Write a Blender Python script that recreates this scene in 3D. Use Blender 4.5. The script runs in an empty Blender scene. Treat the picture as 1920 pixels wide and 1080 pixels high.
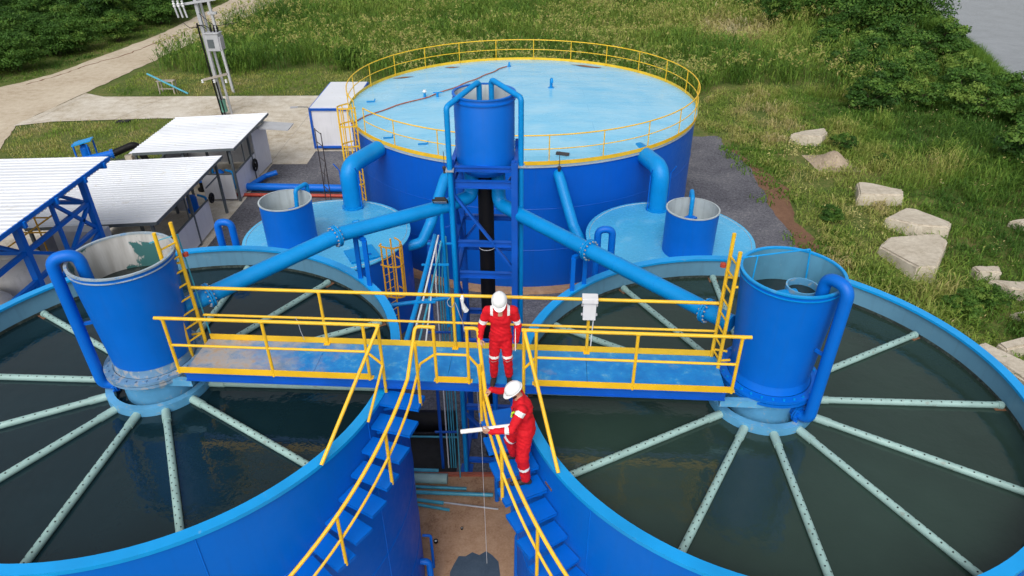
import bpy, bmesh, math, random
import numpy as np
from mathutils import Vector, Matrix

rnd = random.Random(7)
scene = bpy.context.scene
COL = scene.collection
R = math.radians

# ---------------------------------------------------------------- camera
CAM_H = 14.9
PITCH, ROLL = R(31.805), R(0.278)
cam_data = bpy.data.cameras.new('camera')
cam_data.sensor_width = 36.0
cam_data.lens = 24.0
cam_data.clip_start = 0.1
cam_data.clip_end = 4000.0
cam = bpy.data.objects.new('camera', cam_data)
COL.objects.link(cam)
cr, sr = math.cos(ROLL), math.sin(ROLL)
F_ = Vector((0, math.cos(PITCH), -math.sin(PITCH)))
R0 = Vector((1, 0, 0)); U0 = Vector((0, math.sin(PITCH), math.cos(PITCH)))
Rr = cr * R0 - sr * U0
Uu = sr * R0 + cr * U0
m3 = Matrix((Rr, Uu, -F_)).transposed()
cam.matrix_world = Matrix.Translation((0, 0, CAM_H)) @ m3.to_4x4()
scene.camera = cam

# ---------------------------------------------------------------- world: bright overcast daylight
SUN_EL, SUN_AZ = 46.0, 192.0           # degrees; azimuth from +Y clockwise (behind the camera, a little left)
world = bpy.data.worlds.new('World'); scene.world = world
world.use_nodes = True
wn = world.node_tree.nodes; wl = world.node_tree.links
wn.clear()
sky = wn.new('ShaderNodeTexSky'); sky.sky_type = 'NISHITA'; sky.sun_disc = False
sky.sun_elevation = R(SUN_EL); sky.sun_rotation = R(SUN_AZ)
sky.air_density = 1.0; sky.dust_density = 4.0; sky.ozone_density = 1.0; sky.altitude = 50
hsv = wn.new('ShaderNodeHueSaturation'); hsv.inputs['Saturation'].default_value = 0.22
hsv.inputs['Value'].default_value = 1.0
bg = wn.new('ShaderNodeBackground'); bg.inputs['Strength'].default_value = 0.15
wo = wn.new('ShaderNodeOutputWorld')
wl.new(sky.outputs[0], hsv.inputs['Color']); wl.new(hsv.outputs[0], bg.inputs['Color']); wl.new(bg.outputs[0], wo.inputs['Surface'])
sun_d = bpy.data.lights.new('sun', 'SUN'); sun_d.energy = 1.5; sun_d.angle = R(50); sun_d.color = (1.0, 0.97, 0.93)
sun = bpy.data.objects.new('sun', sun_d); COL.objects.link(sun)
sd = Vector((math.sin(R(SUN_AZ)) * math.cos(R(SUN_EL)), math.cos(R(SUN_AZ)) * math.cos(R(SUN_EL)), math.sin(R(SUN_EL))))
sun.rotation_euler = (-sd).to_track_quat('-Z', 'Y').to_euler()
sun.location = (0, 0, 60)

vs = scene.view_settings
vs.view_transform = 'Standard'; vs.look = 'None'; vs.exposure = 0.0; vs.gamma = 1.0
vs.use_curve_mapping = False
scene.cycles.max_bounces = 6; scene.cycles.diffuse_bounces = 3; scene.cycles.glossy_bounces = 3
scene.cycles.transmission_bounces = 3; scene.cycles.transparent_max_bounces = 6
scene.cycles.caustics_reflective = False; scene.cycles.caustics_refractive = False
scene.cycles.use_denoising = True

# ---------------------------------------------------------------- materials
MATS = {}
def newmat(name):
    m = bpy.data.materials.new(name); m.use_nodes = True
    MATS[name] = m
    nt = m.node_tree
    return m, nt, nt.nodes['Principled BSDF'], nt.links

def ramp(nt, stops):
    n = nt.nodes.new('ShaderNodeValToRGB')
    el = n.color_ramp.elements
    while len(el) < len(stops): el.new(0.5)
    for e, (p_, c) in zip(el, stops):
        e.position = p_; e.color = (*c, 1) if len(c) == 3 else c
    return n

def coords(nt, scale=(1, 1, 1), kind='Object'):
    tc = nt.nodes.new('ShaderNodeTexCoord'); mp = nt.nodes.new('ShaderNodeMapping')
    mp.inputs['Scale'].default_value = scale
    nt.links.new(tc.outputs[kind], mp.inputs['Vector'])
    return mp.outputs[0]

def noise(nt, vec, scale, detail=4.0, rough=0.55, dist=0.0):
    n = nt.nodes.new('ShaderNodeTexNoise')
    n.inputs['Scale'].default_value = scale; n.inputs['Detail'].default_value = detail
    n.inputs['Roughness'].default_value = rough; n.inputs['Distortion'].default_value = dist
    nt.links.new(vec, n.inputs['Vector'])
    return n

def mixc(nt, fac, a, b):
    n = nt.nodes.new('ShaderNodeMix'); n.data_type = 'RGBA'
    if isinstance(fac, (int, float)): n.inputs[0].default_value = fac
    else: nt.links.new(fac, n.inputs[0])
    for sock, v in ((n.inputs[6], a), (n.inputs[7], b)):
        if isinstance(v, tuple): sock.default_value = (*v, 1)
        else: nt.links.new(v, sock)
    return n.outputs[2]

def paint(name, col, rough=0.35, var=0.12, wear=0.0, wear_col=(0.35, 0.22, 0.13), scale=1.3, spec=0.5, streak=0.0, bump=0.02, worn_at=0.62):
    m, nt, bs, L = newmat(name)
    v = coords(nt)
    n1 = noise(nt, v, scale, 5)
    d = tuple(c * (1 - var) for c in col); l = tuple(min(1, c * (1 + var) + 0.01 * var) for c in col)
    r1 = ramp(nt, [(0.3, d), (0.7, l)]); L.new(n1.outputs['Fac'], r1.inputs[0])
    out = r1.outputs[0]
    if streak > 0:
        vs_ = coords(nt, (5, 5, 0.35)); n3 = noise(nt, vs_, 2.0, 4)
        r3 = ramp(nt, [(0.52, (0, 0, 0)), (0.75, (streak,) * 3)]); L.new(n3.outputs['Fac'], r3.inputs[0])
        out = mixc(nt, r3.outputs[0], out, tuple(0.5 * c + 0.02 for c in col))
    if wear > 0:
        n2 = noise(nt, v, scale * 4.0, 8, 0.65, 0.4)
        r2 = ramp(nt, [(worn_at, (0, 0, 0)), (worn_at + 0.06, (wear,) * 3)]); L.new(n2.outputs['Fac'], r2.inputs[0])
        out = mixc(nt, r2.outputs[0], out, wear_col)
    L.new(out, bs.inputs['Base Color'])
    n4 = noise(nt, v, 6.0, 4)
    r4 = ramp(nt, [(0.3, (max(0.03, rough - 0.07),) * 3), (0.7, (min(1, rough + 0.1),) * 3)]); L.new(n4.outputs['Fac'], r4.inputs[0])
    L.new(r4.outputs[0], bs.inputs['Roughness'])
    bs.inputs['Specular IOR Level'].default_value = spec
    if bump > 0:
        b = nt.nodes.new('ShaderNodeBump'); b.inputs['Strength'].default_value = 0.25; b.inputs['Distance'].default_value = bump
        n5 = noise(nt, v, 2.2, 3); L.new(n5.outputs['Fac'], b.inputs['Height']); L.new(b.outputs[0], bs.inputs['Normal'])
    return m

BLUE = (0.0025, 0.098, 0.56)
paint('blue_paint', (0.0, 0.135, 0.60), 0.42, 0.07, 0.2, (0.01, 0.22, 0.66), 0.8, streak=0.15, worn_at=0.67, spec=0.28)
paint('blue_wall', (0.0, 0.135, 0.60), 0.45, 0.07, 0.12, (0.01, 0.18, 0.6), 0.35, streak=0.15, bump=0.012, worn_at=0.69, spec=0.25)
paint('blue_big', (0.0, 0.100, 0.53), 0.42, 0.08, 0.12, (0.01, 0.11, 0.48), 0.35, streak=0.2, bump=0.012, worn_at=0.69, spec=0.3)
paint('blue_pipe', (0.0, 0.245, 0.63), 0.42, 0.08, 0.2, (0.03, 0.30, 0.66), 1.5, worn_at=0.68, spec=0.3)
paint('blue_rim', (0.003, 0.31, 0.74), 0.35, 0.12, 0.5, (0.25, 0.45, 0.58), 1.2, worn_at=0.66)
paint('blue_frame', (0.001, 0.090, 0.48), 0.45, 0.15, 0.2, (0.03, 0.16, 0.5), 1.6, worn_at=0.66)
paint('blue_deck', (0.010, 0.20, 0.60), 0.5, 0.25, 0.75, (0.20, 0.36, 0.50), 2.4, worn_at=0.57)
paint('blue_pale', (0.10, 0.34, 0.58), 0.45, 0.2, 0.7, (0.34, 0.40, 0.42), 2.0, worn_at=0.58)
paint('inner_grey_blue', (0.125, 0.30, 0.44), 0.5, 0.12, 0.35, (0.24, 0.35, 0.40), 0.7, streak=0.35, worn_at=0.64)
paint('inner_teal', (0.09, 0.27, 0.40), 0.4, 0.15, 0.4, (0.25, 0.38, 0.44), 1.6, streak=0.3)
paint('pale_inside', (0.42, 0.48, 0.50), 0.6, 0.12, 0.5, (0.28, 0.36, 0.38), 2.0, streak=0.5)
paint('yellow_paint', (0.84, 0.50, 0.018), 0.42, 0.10, 0.35, (0.50, 0.26, 0.03), 2.5, worn_at=0.68)
paint('orange_paint', (0.70, 0.36, 0.015), 0.45, 0.12, 0.4, (0.30, 0.12, 0.03), 2.5)
paint('teal_pipe', (0.30, 0.46, 0.43), 0.5, 0.15, 0.55, (0.22, 0.24, 0.20), 2.2, worn_at=0.6)
paint('teal_pvc', (0.05, 0.33, 0.46), 0.4, 0.15, 0.3, (0.2, 0.4, 0.45), 3.0)
paint('white_pvc', (0.72, 0.73, 0.73), 0.4, 0.06)
paint('white_panel', (0.74, 0.74, 0.76), 0.5, 0.05, 0.45, (0.55, 0.53, 0.50), 0.8, streak=0.25, worn_at=0.66)
paint('white_roof', (0.70, 0.725, 0.77), 0.42, 0.06, 0.6, (0.56, 0.54, 0.50), 0.5, bump=0.0, worn_at=0.60)
paint('cream_tank', (0.62, 0.60, 0.56), 0.5, 0.08, 0.3, (0.42, 0.39, 0.34), 1.0, streak=0.3)
paint('grey_steel', (0.10, 0.12, 0.13), 0.5, 0.2, 0.4, (0.2, 0.13, 0.08), 3.0)
paint('light_grey', (0.42, 0.43, 0.45), 0.45, 0.1, 0.3, (0.3, 0.28, 0.26), 2.0)
paint('dark_steel', (0.05, 0.04, 0.04), 0.6, 0.3, 0.5, (0.16, 0.07, 0.03), 3.0)
paint('black_plastic', (0.004, 0.004, 0.005), 0.55, 0.2, spec=0.25)
paint('black_matte', (0.012, 0.012, 0.013), 0.8, 0.3)
paint('hole_dark', (0.006, 0.008, 0.008), 0.9, 0.1)
paint('red_pipe', (0.42, 0.05, 0.025), 0.5, 0.1, 0.3, (0.4, 0.1, 0.06))
paint('rust', (0.22, 0.10, 0.05), 0.8, 0.35, 0.6, (0.10, 0.05, 0.03), 3.0)
paint('rubber', (0.02, 0.018, 0.016), 0.8, 0.2)
paint('steel_bolt', (0.35, 0.37, 0.38), 0.35, 0.1)
paint('brown_pipe', (0.26, 0.095, 0.045), 0.6, 0.2)
paint('copper_red', (0.36, 0.10, 0.06), 0.6, 0.15)
paint('wood_grey', (0.34, 0.30, 0.26), 0.8, 0.2)
paint('sack', (0.55, 0.52, 0.46), 0.8, 0.15)
paint('green_cloth', (0.10, 0.26, 0.20), 0.8, 0.2)
paint('tide_stain', (0.022, 0.035, 0.030), 0.7, 0.4, 0.6, (0.08, 0.11, 0.10), 3.0, worn_at=0.52)
# people
paint('red_cloth', (0.62, 0.008, 0.018), 0.75, 0.10, scale=9.0, spec=0.25, bump=0.01)
paint('reflective', (0.80, 0.81, 0.82), 0.4, 0.03, scale=9)
paint('skin', (0.46, 0.25, 0.17), 0.5, 0.08, scale=14, bump=0.0)
paint('boot', (0.028, 0.022, 0.020), 0.6, 0.2, scale=9)
paint('hair', (0.010, 0.009, 0.009), 0.6, 0.3, scale=30)
paint('helmet_white', (0.82, 0.83, 0.84), 0.22, 0.02, scale=5, bump=0.0)
paint('paper', (0.80, 0.80, 0.79), 0.7, 0.03, scale=8, bump=0.0)
paint('lime', (0.50, 0.72, 0.03), 0.4, 0.05)

def m_roof_cyan():
    m, nt, bs, L = newmat('roof_cyan')
    v = coords(nt)
    br = nt.nodes.new('ShaderNodeTexBrick'); L.new(v, br.inputs['Vector'])
    br.inputs['Scale'].default_value = 1.0; br.inputs['Brick Width'].default_value = 5.8; br.inputs['Row Height'].default_value = 1.22
    br.inputs['Mortar Size'].default_value = 0.012; br.inputs['Mortar Smooth'].default_value = 0.5
    br.inputs['Color1'].default_value = (0.19, 0.53, 0.76, 1); br.inputs['Color2'].default_value = (0.24, 0.58, 0.80, 1)
    br.inputs['Mortar'].default_value = (0.13, 0.42, 0.66, 1)
    v2 = coords(nt, (0.35, 1.6, 1)); n = noise(nt, v2, 1.1, 6, 0.6, 0.6)
    r = ramp(nt, [(0.42, (0, 0, 0)), (0.72, (0.5,) * 3)]); L.new(n.outputs['Fac'], r.inputs[0])
    c = mixc(nt, r.outputs[0], br.outputs[0], (0.09, 0.45, 0.75))
    n2 = noise(nt, v, 0.55, 6); r2 = ramp(nt, [(0.45, (0, 0, 0)), (0.78, (0.6,) * 3)]); L.new(n2.outputs['Fac'], r2.inputs[0])
    c = mixc(nt, r2.outputs[0], c, (0.42, 0.68, 0.82))
    n4 = noise(nt, v, 2.6, 8, 0.7, 0.3); r4 = ramp(nt, [(0.70, (0, 0, 0)), (0.74, (0.6,) * 3)]); L.new(n4.outputs['Fac'], r4.inputs[0])
    c = mixc(nt, r4.outputs[0], c, (0.36, 0.40, 0.40))
    L.new(c, bs.inputs['Base Color'])
    r3 = ramp(nt, [(0.35, (0.12,) * 3), (0.65, (0.36,) * 3)]); L.new(n.outputs['Fac'], r3.inputs[0]); L.new(r3.outputs[0], bs.inputs['Roughness'])
    b = nt.nodes.new('ShaderNodeBump'); b.inputs['Strength'].default_value = 0.35; b.inputs['Distance'].default_value = 0.05
    n3 = noise(nt, coords(nt, (0.5, 1.2, 1)), 0.8, 3); L.new(n3.outputs['Fac'], b.inputs['Height']); L.new(b.outputs[0], bs.inputs['Normal'])
m_roof_cyan()

def m_water(name, col, rip=1.0, rough=0.03):
    m, nt, bs, L = newmat(name)
    v = coords(nt)
    n0 = noise(nt, v, 0.5, 3); r0 = ramp(nt, [(0.35, tuple(c * 0.85 for c in col)), (0.7, tuple(c * 1.15 for c in col))]); L.new(n0.outputs['Fac'], r0.inputs[0])
    L.new(r0.outputs[0], bs.inputs['Base Color'])
    bs.inputs['Roughness'].default_value = rough; bs.inputs['IOR'].default_value = 1.48
    n = noise(nt, v, 5.0, 3, 0.5); n2 = noise(nt, v, 17.0, 2, 0.5)
    a = nt.nodes.new('ShaderNodeMath'); a.operation = 'MULTIPLY_ADD'; a.inputs[1].default_value = 0.25
    L.new(n2.outputs['Fac'], a.inputs[0]); L.new(n.outputs['Fac'], a.inputs[2])
    b = nt.nodes.new('ShaderNodeBump'); b.inputs['Strength'].default_value = 0.10 * rip; b.inputs['Distance'].default_value = 0.05
    L.new(a.outputs[0], b.inputs['Height']); L.new(b.outputs[0], bs.inputs['Normal'])
m_water('water_dark', (0.006, 0.020, 0.026), 1.3, 0.04)
m_water('water_green', (0.023, 0.044, 0.035), 1.3, 0.05)
m_water('water_drum', (0.012, 0.022, 0.020))
m_water('river_water', (0.17, 0.185, 0.20), 3.0, 0.10)

def m_ground(name, stops, s1=0.35, s2=4.0, rough=0.95, fine=30.0, bump=0.03, mixf=0.5):
    m, nt, bs, L = newmat(name)
    v = coords(nt)
    n1 = noise(nt, v, s1, 6, 0.6); n2 = noise(nt, v, s2, 6, 0.65); n3 = noise(nt, v, fine, 3, 0.6)
    a = nt.nodes.new('ShaderNodeMix'); a.data_type = 'FLOAT'; a.inputs[0].default_value = mixf
    L.new(n1.outputs['Fac'], a.inputs[2]); L.new(n2.outputs['Fac'], a.inputs[3])
    a2 = nt.nodes.new('ShaderNodeMix'); a2.data_type = 'FLOAT'; a2.inputs[0].default_value = 0.3
    L.new(a.outputs[0], a2.inputs[2]); L.new(n3.outputs['Fac'], a2.inputs[3])
    r = ramp(nt, stops); L.new(a2.outputs[0], r.inputs[0]); L.new(r.outputs[0], bs.inputs['Base Color'])
    bs.inputs['Roughness'].default_value = rough; bs.inputs['Specular IOR Level'].default_value = 0.2
    b = nt.nodes.new('ShaderNodeBump'); b.inputs['Strength'].default_value = 0.6; b.inputs['Distance'].default_value = bump
    L.new(n3.outputs['Fac'], b.inputs['Height']); L.new(b.outputs[0], bs.inputs['Normal'])
m_ground('field', [(0.36, (0.040, 0.075, 0.014)), (0.48, (0.085, 0.125, 0.026)), (0.56, (0.16, 0.16, 0.050)), (0.64, (0.24, 0.17, 0.085))])
m_ground('gravel', [(0.40, (0.055, 0.055, 0.062)), (0.49, (0.115, 0.115, 0.135)), (0.54, (0.145, 0.144, 0.158)), (0.62, (0.24, 0.238, 0.25))], 0.35, 7.0, 0.9, 16.0, 0.03)
m_ground('road_concrete', [(0.38, (0.38, 0.30, 0.21)), (0.50, (0.51, 0.43, 0.325)), (0.62, (0.60, 0.53, 0.42))], 0.18, 2.0, 0.9, 20, 0.004)
m_ground('pad_concrete', [(0.38, (0.33, 0.27, 0.19)), (0.46, (0.48, 0.42, 0.33)), (0.53, (0.58, 0.53, 0.45)), (0.64, (0.70, 0.66, 0.58))], 0.22, 1.6, 0.85, 20, 0.004)
m_ground('slab_brown', [(0.34, (0.20, 0.105, 0.055)), (0.46, (0.40, 0.235, 0.135)), (0.56, (0.48, 0.30, 0.18)), (0.68, (0.56, 0.38, 0.25))], 0.6, 3.5, 0.85, 25, 0.004)
m_ground('slab_wet', [(0.35, (0.055, 0.085, 0.12)), (0.65, (0.085, 0.12, 0.16))], 1.0, 4.0, 0.35, 25, 0.003)
m_ground('block_concrete', [(0.32, (0.30, 0.25, 0.18)), (0.46, (0.50, 0.44, 0.35)), (0.62, (0.64, 0.58, 0.48))], 1.2, 5.0, 0.9, 28, 0.012)
m_ground('soil', [(0.35, (0.12, 0.065, 0.04)), (0.6, (0.22, 0.12, 0.075))], 0.8, 5.0, 0.95, 30, 0.03)
m_ground('pile_gravel', [(0.35, (0.28, 0.22, 0.16)), (0.65, (0.52, 0.42, 0.31))], 2.0, 9.0, 0.9, 30, 0.05)
m_ground('bark', [(0.35, (0.05, 0.035, 0.025)), (0.65, (0.14, 0.105, 0.08))], 2.0, 9.0, 0.95, 30, 0.03)

def m_leaf(name, stops, transl=0.25, vary=0.0):
    m, nt, bs, L = newmat(name)
    at = nt.nodes.new('ShaderNodeAttribute'); at.attribute_name = 'tint'
    oi = nt.nodes.new('ShaderNodeObjectInfo'); ma = nt.nodes.new('ShaderNodeMath'); ma.operation = 'MULTIPLY_ADD'; ma.inputs[1].default_value = vary; ma.inputs[2].default_value = -vary*0.5
    L.new(oi.outputs['Random'], ma.inputs[0]); sm_ = nt.nodes.new('ShaderNodeMath'); sm_.operation = 'ADD'; sm_.use_clamp = True
    L.new(at.outputs['Fac'], sm_.inputs[0]); L.new(ma.outputs[0], sm_.inputs[1])
    r = ramp(nt, stops); L.new(sm_.outputs[0], r.inputs[0])
    L.new(r.outputs[0], bs.inputs['Base Color']); bs.inputs['Roughness'].default_value = 0.6
    bs.inputs['Specular IOR Level'].default_value = 0.25
    tr = nt.nodes.new('ShaderNodeBsdfTranslucent'); L.new(r.outputs[0], tr.inputs['Color'])
    mx = nt.nodes.new('ShaderNodeMixShader'); mx.inputs[0].default_value = transl
    out = nt.nodes['Material Output']
    L.new(bs.outputs[0], mx.inputs[1]); L.new(tr.outputs[0], mx.inputs[2]); L.new(mx.outputs[0], out.inputs['Surface'])
m_leaf('grass_blades', [(0.0, (0.050, 0.130, 0.018)), (0.30, (0.130, 0.245, 0.032)), (0.52, (0.255, 0.345, 0.060)), (0.70, (0.41, 0.41, 0.12)), (0.86, (0.48, 0.39, 0.18)), (1.0, (0.56, 0.50, 0.30))], 0.35)
m_leaf('tree_leaves', [(0.0, (0.026, 0.075, 0.012)), (0.4, (0.055, 0.140, 0.020)), (0.75, (0.100, 0.205, 0.030)), (1.0, (0.19, 0.29, 0.05))], 0.3, 0.45)
m_leaf('yellow_flowers', [(0.0, (0.46, 0.42, 0.12)), (1.0, (0.66, 0.60, 0.28))])
# ---------------------------------------------------------------- mesh helpers
class MB:
    """collects shapes with a material index each and links them as ONE mesh object"""
    def __init__(s): s.v = []; s.f = []; s.m = []
    def add(s, verts, faces, mi=0):
        o = len(s.v); s.v.extend(tuple(map(float, p)) for p in verts)
        for f in faces: s.f.append(tuple(i + o for i in f)); s.m.append(mi)
        return s
    def box(s, c, size, M=None, mi=0):
        x, y, z = (d / 2 for d in size); c = Vector(c)
        P = [Vector(p) for p in ((-x,-y,-z),(x,-y,-z),(x,y,-z),(-x,y,-z),(-x,-y,z),(x,-y,z),(x,y,z),(-x,y,z))]
        if M is not None: P = [M @ p for p in P]
        return s.add([c + p for p in P], [(0,3,2,1),(4,5,6,7),(0,1,5,4),(1,2,6,5),(2,3,7,6),(3,0,4,7)], mi)
    def bar(s, a, b, w, h, mi=0, up=(0, 0, 1)):
        a, b = Vector(a), Vector(b); d = b - a; L = d.length; d.normalize()
        u = Vector(up)
        if abs(d.dot(u)) > 0.98: u = Vector((0, 1, 0))
        sd_ = d.cross(u).normalized(); u = sd_.cross(d)
        M = Matrix((d, sd_, u)).transposed()
        return s.box((a + b) / 2, (L, w, h), M, mi)
    def tube(s, pts, r, n=12, mi=0, caps=True, radii=None):
        P = [Vector(p) for p in pts]; k = len(P)
        T = []
        for i in range(k):
            t = (P[min(i + 1, k - 1)] - P[max(i - 1, 0)])
            T.append(t.normalized())
        u = Vector((0, 0, 1))
        if abs(T[0].dot(u)) > 0.9: u = Vector((1, 0, 0))
        u = (u - T[0] * u.dot(T[0])).normalized()
        V = []
        for i in range(k):
            u = (u - T[i] * u.dot(T[i])).normalized(); w = T[i].cross(u)
            rr = radii[i] if radii else r
            for j in range(n):
                a = 2 * math.pi * j / n
                V.append(P[i] + (u * math.cos(a) + w * math.sin(a)) * rr)
        Fc = []
        for i in range(k - 1):
            for j in range(n):
                j2 = (j + 1) % n
                Fc.append((i*n+j, i*n+j2, (i+1)*n+j2, (i+1)*n+j))
        if caps: Fc.append(tuple(range(n))[::-1]); Fc.append(tuple((k-1)*n + j for j in range(n)))
        return s.add(V, Fc, mi)
    def lathe(s, prof, c=(0, 0, 0), n=64, mi=0, closed=False, mis=None):
        c = Vector(c); V = []; k = len(prof)
        for (r, z) in prof:
            for j in range(n):
                a = 2 * math.pi * j / n; V.append((c.x + r * math.cos(a), c.y + r * math.sin(a), c.z + z))
        o = len(s.v); s.v.extend(V)
        rng = range(k if closed else k - 1)
        for i in rng:
            i2 = (i + 1) % k
            for j in range(n):
                j2 = (j + 1) % n
                s.f.append((o+i*n+j, o+i*n+j2, o+i2*n+j2, o+i2*n+j)); s.m.append(mis[i] if mis else mi)
        return s
    def disc(s, c, r, n=48, mi=0, nrm=None):
        c = Vector(c)
        if nrm is None: V = [c + Vector((r*math.cos(2*math.pi*j/n), r*math.sin(2*math.pi*j/n), 0)) for j in range(n)]
        else:
            q = Vector(nrm).to_track_quat('Z', 'Y')
            V = [c + q @ Vector((r*math.cos(2*math.pi*j/n), r*math.sin(2*math.pi*j/n), 0)) for j in range(n)]
        return s.add(V, [tuple(range(n))], mi)
    def cone(s, a, b, r0, r1=None, n=16, mi=0):
        return s.tube([a, b], r0, n, mi, True, [r0, r0 if r1 is None else r1])
    def prism(s, poly, z0, z1, mi=0, top=None):
        n = len(poly); tp = top or poly
        V = [(p[0], p[1], z0) for p in poly] + [(p[0], p[1], z1 if len(p) < 3 else p[2]) for p in tp]
        Fc = [tuple(range(n))[::-1], tuple(n + i for i in range(n))] + [(i, (i+1) % n, n + (i+1) % n, n + i) for i in range(n)]
        return s.add(V, Fc, mi)
    def build(s, name, mats, parent=None, origin=None, smooth=True, angle=35, bevel=0.0):
        me = bpy.data.meshes.new(name)
        if origin is None: origin = ORI[parent.name] if parent is not None else (0, 0, 0)
        ox, oy, oz = origin
        me.from_pydata([(x-ox, y-oy, z-oz) for x, y, z in s.v], [], s.f)
        if isinstance(mats, str): mats = [mats]
        for mn in mats: me.materials.append(MATS[mn])
        me.polygons.foreach_set('material_index', s.m)
        if smooth:
            me.polygons.foreach_set('use_smooth', [True] * len(s.f))
            me.set_sharp_from_angle(angle=R(angle))
        me.update()
        o = bpy.data.objects.new(name, me); COL.objects.link(o)
        if parent is not None:
            o.parent = parent
        else:
            o.location = origin
        ORI[o.name] = tuple(origin)
        if bevel > 0:
            bv = o.modifiers.new('bevel', 'BEVEL'); bv.width = bevel; bv.segments = 2; bv.limit_method = 'ANGLE'
        return o

ORI = {}
def thing(name, label, cat, loc=(0, 0, 0), group=None):
    o = bpy.data.objects.new(name, None); COL.objects.link(o)
    o.location = loc; o.empty_display_size = 0.2
    o['label'] = label; o['category'] = cat
    if group: o['group'] = group
    ORI[o.name] = tuple(loc)
    return o
def tag(o, label, cat, group=None):
    o['label'] = label; o['category'] = cat
    if group: o['group'] = group
    return o
def struct(o, kind='structure'):
    o['kind'] = kind
    return o
def inst(src, name, parent, loc=(0, 0, 0), rz=0.0):
    o = bpy.data.objects.new(name, src.data); COL.objects.link(o)
    o.parent = parent; o.location = loc; o.rotation_euler = (0, 0, rz)
    ORI[o.name] = ORI.get(parent.name, (0, 0, 0)) if parent else (0, 0, 0)
    return o
def fillet(pts, r, n=6):
    P = [Vector(p) for p in pts]; out = [P[0]]
    for i in range(1, len(P) - 1):
        a, b, c = P[i-1], P[i], P[i+1]
        d1 = (a - b).normalized(); d2 = (c - b).normalized()
        ang = d1.angle(d2)
        t = min(r / math.tan(ang / 2), (a-b).length * 0.48, (c-b).length * 0.48)
        p0 = b + d1 * t; p1 = b + d2 * t
        for k in range(n + 1):
            u = k / n
            out.append(p0 * (1-u)**2 + b * 2*u*(1-u) + p1 * u*u)
    out.append(P[-1])
    return out
def pol(c, r, deg, z): return Vector((c[0] + r*math.cos(R(deg)), c[1] + r*math.sin(R(deg)), z))
def flange(mb, p, d, r, w=0.03, nb=12, mi=0, bolt=1, gap=0.012):
    """two plates with bolts, centred on p along d"""
    p = Vector(p); d = Vector(d).normalized()
    for s_ in (-1, 1): mb.cone(p + d*s_*(gap/2), p + d*s_*(gap/2 + w), r, r, 24, mi)
    q = d.to_track_quat('Z', 'Y')
    for k in range(nb):
        a = 2*math.pi*k/nb; e = p + q @ Vector((math.cos(a), math.sin(a), 0)) * (r*0.86)
        mb.cone(e - d*(w+0.035), e + d*(w+0.035), 0.016, 0.016, 6, bolt)
# ---------------------------------------------------------------- layout of the plant
LC, RC = (-6.62, 10.05), (4.50, 9.50)       # centres of the two clarifier tanks
RL, RR = 4.47, 4.42                         # their radii
RIM_Z, WATER_Z, DECK_Z = 7.12, 6.58, 7.40
BC, BR, BH = (0.53, 31.9), 7.95, 5.45       # the big covered tank
WO = Vector((-1.0776, 9.0690, 0)); WD = Vector((0.99793, -0.06433, 0)); WN = Vector((0.06433, 0.99793, 0))
def W(s_, t, z): return WO + WD*s_ + WN*t + Vector((0, 0, z))
WROT = R(-3.688)
WM = Matrix.Rotation(WROT, 3, 'Z')
TC = (-0.585, 14.72)                        # tower axis

# ---------------------------------------------------------------- ground, road, yard
def vnoise(x, y, seed=0):
    """smooth value noise in numpy, 0..1"""
    def h(i, j):
        n = np.sin(i*127.1 + j*311.7 + seed*74.7) * 43758.5453
        return n - np.floor(n)
    xi, yi = np.floor(x), np.floor(y); xf, yf = x-xi, y-yi
    u, v = xf*xf*(3-2*xf), yf*yf*(3-2*yf)
    return (h(xi,yi)*(1-u)+h(xi+1,yi)*u)*(1-v) + (h(xi,yi+1)*(1-u)+h(xi+1,yi+1)*u)*v
def fbm(x, y, seed=0, o=3):
    t = 0; a = 0.5; s_ = 0
    for k in range(o): t = t + a*vnoise(x*2**k, y*2**k, seed+k); s_ += a; a *= 0.5
    return t/s_

BANK = [(-60, 26.0), (20, 30.5), (40, 35.5), (53, 39.5), (61, 42.0), (74, 45.5), (83, 49.0), (110, 58.0), (400, 150.0)]
def bank_x(y): return np.interp(y, [b[0] for b in BANK], [b[1] for b in BANK])
def ground_z(x, y):
    x = np.asarray(x, float); y = np.asarray(y, float)
    d = x - bank_x(y)
    drop = np.clip((d + 2.5)/4.0, 0, 1); drop = drop*drop*(3-2*drop)
    far = np.clip((np.hypot(x, y-30) - 18)/25.0, 0, 1)
    yard = (np.clip((x-15.5)/4, 0, 1) + np.clip((-44-x)/4, 0, 1) + np.clip((y-56)/6, 0, 1)*np.clip((x+26)/4, 0, 1)).clip(0, 1)
    return -1.7*drop + (fbm(x*0.12, y*0.12, 3)-0.5)*0.7*far*yard - 0.02
def axis(lo, hi, step, outs):
    a = list(np.arange(lo, hi + 1e-6, step))
    return [-o for o in outs[::-1]] + a + outs if lo < 0 else a
gx = np.array(sorted(set([-1500., -800., -400., -200., -120.] + list(np.arange(-90, 110.1, 1.25)) + [150., 250., 450., 800., 1500.])))
gy = np.array(sorted(set([-600., -200., -80.] + list(np.arange(-30, 130.1, 1.25)) + [160., 220., 350., 600., 1000., 2000.])))
X, Y = np.meshgrid(gx, gy); Zg = ground_z(X, Y)
nx, ny = len(gx), len(gy)
gm = bpy.data.meshes.new('ground')
fi = [(j*nx+i, j*nx+i+1, (j+1)*nx+i+1, (j+1)*nx+i) for j in range(ny-1) for i in range(nx-1)]
gm.from_pydata(list(zip(X.ravel().tolist(), Y.ravel().tolist(), Zg.ravel().tolist())), [], fi)
gm.polygons.foreach_set('use_smooth', [True]*len(fi)); gm.materials.append(MATS['field'])
go = bpy.data.objects.new('ground', gm); COL.objects.link(go); struct(go)

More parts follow.
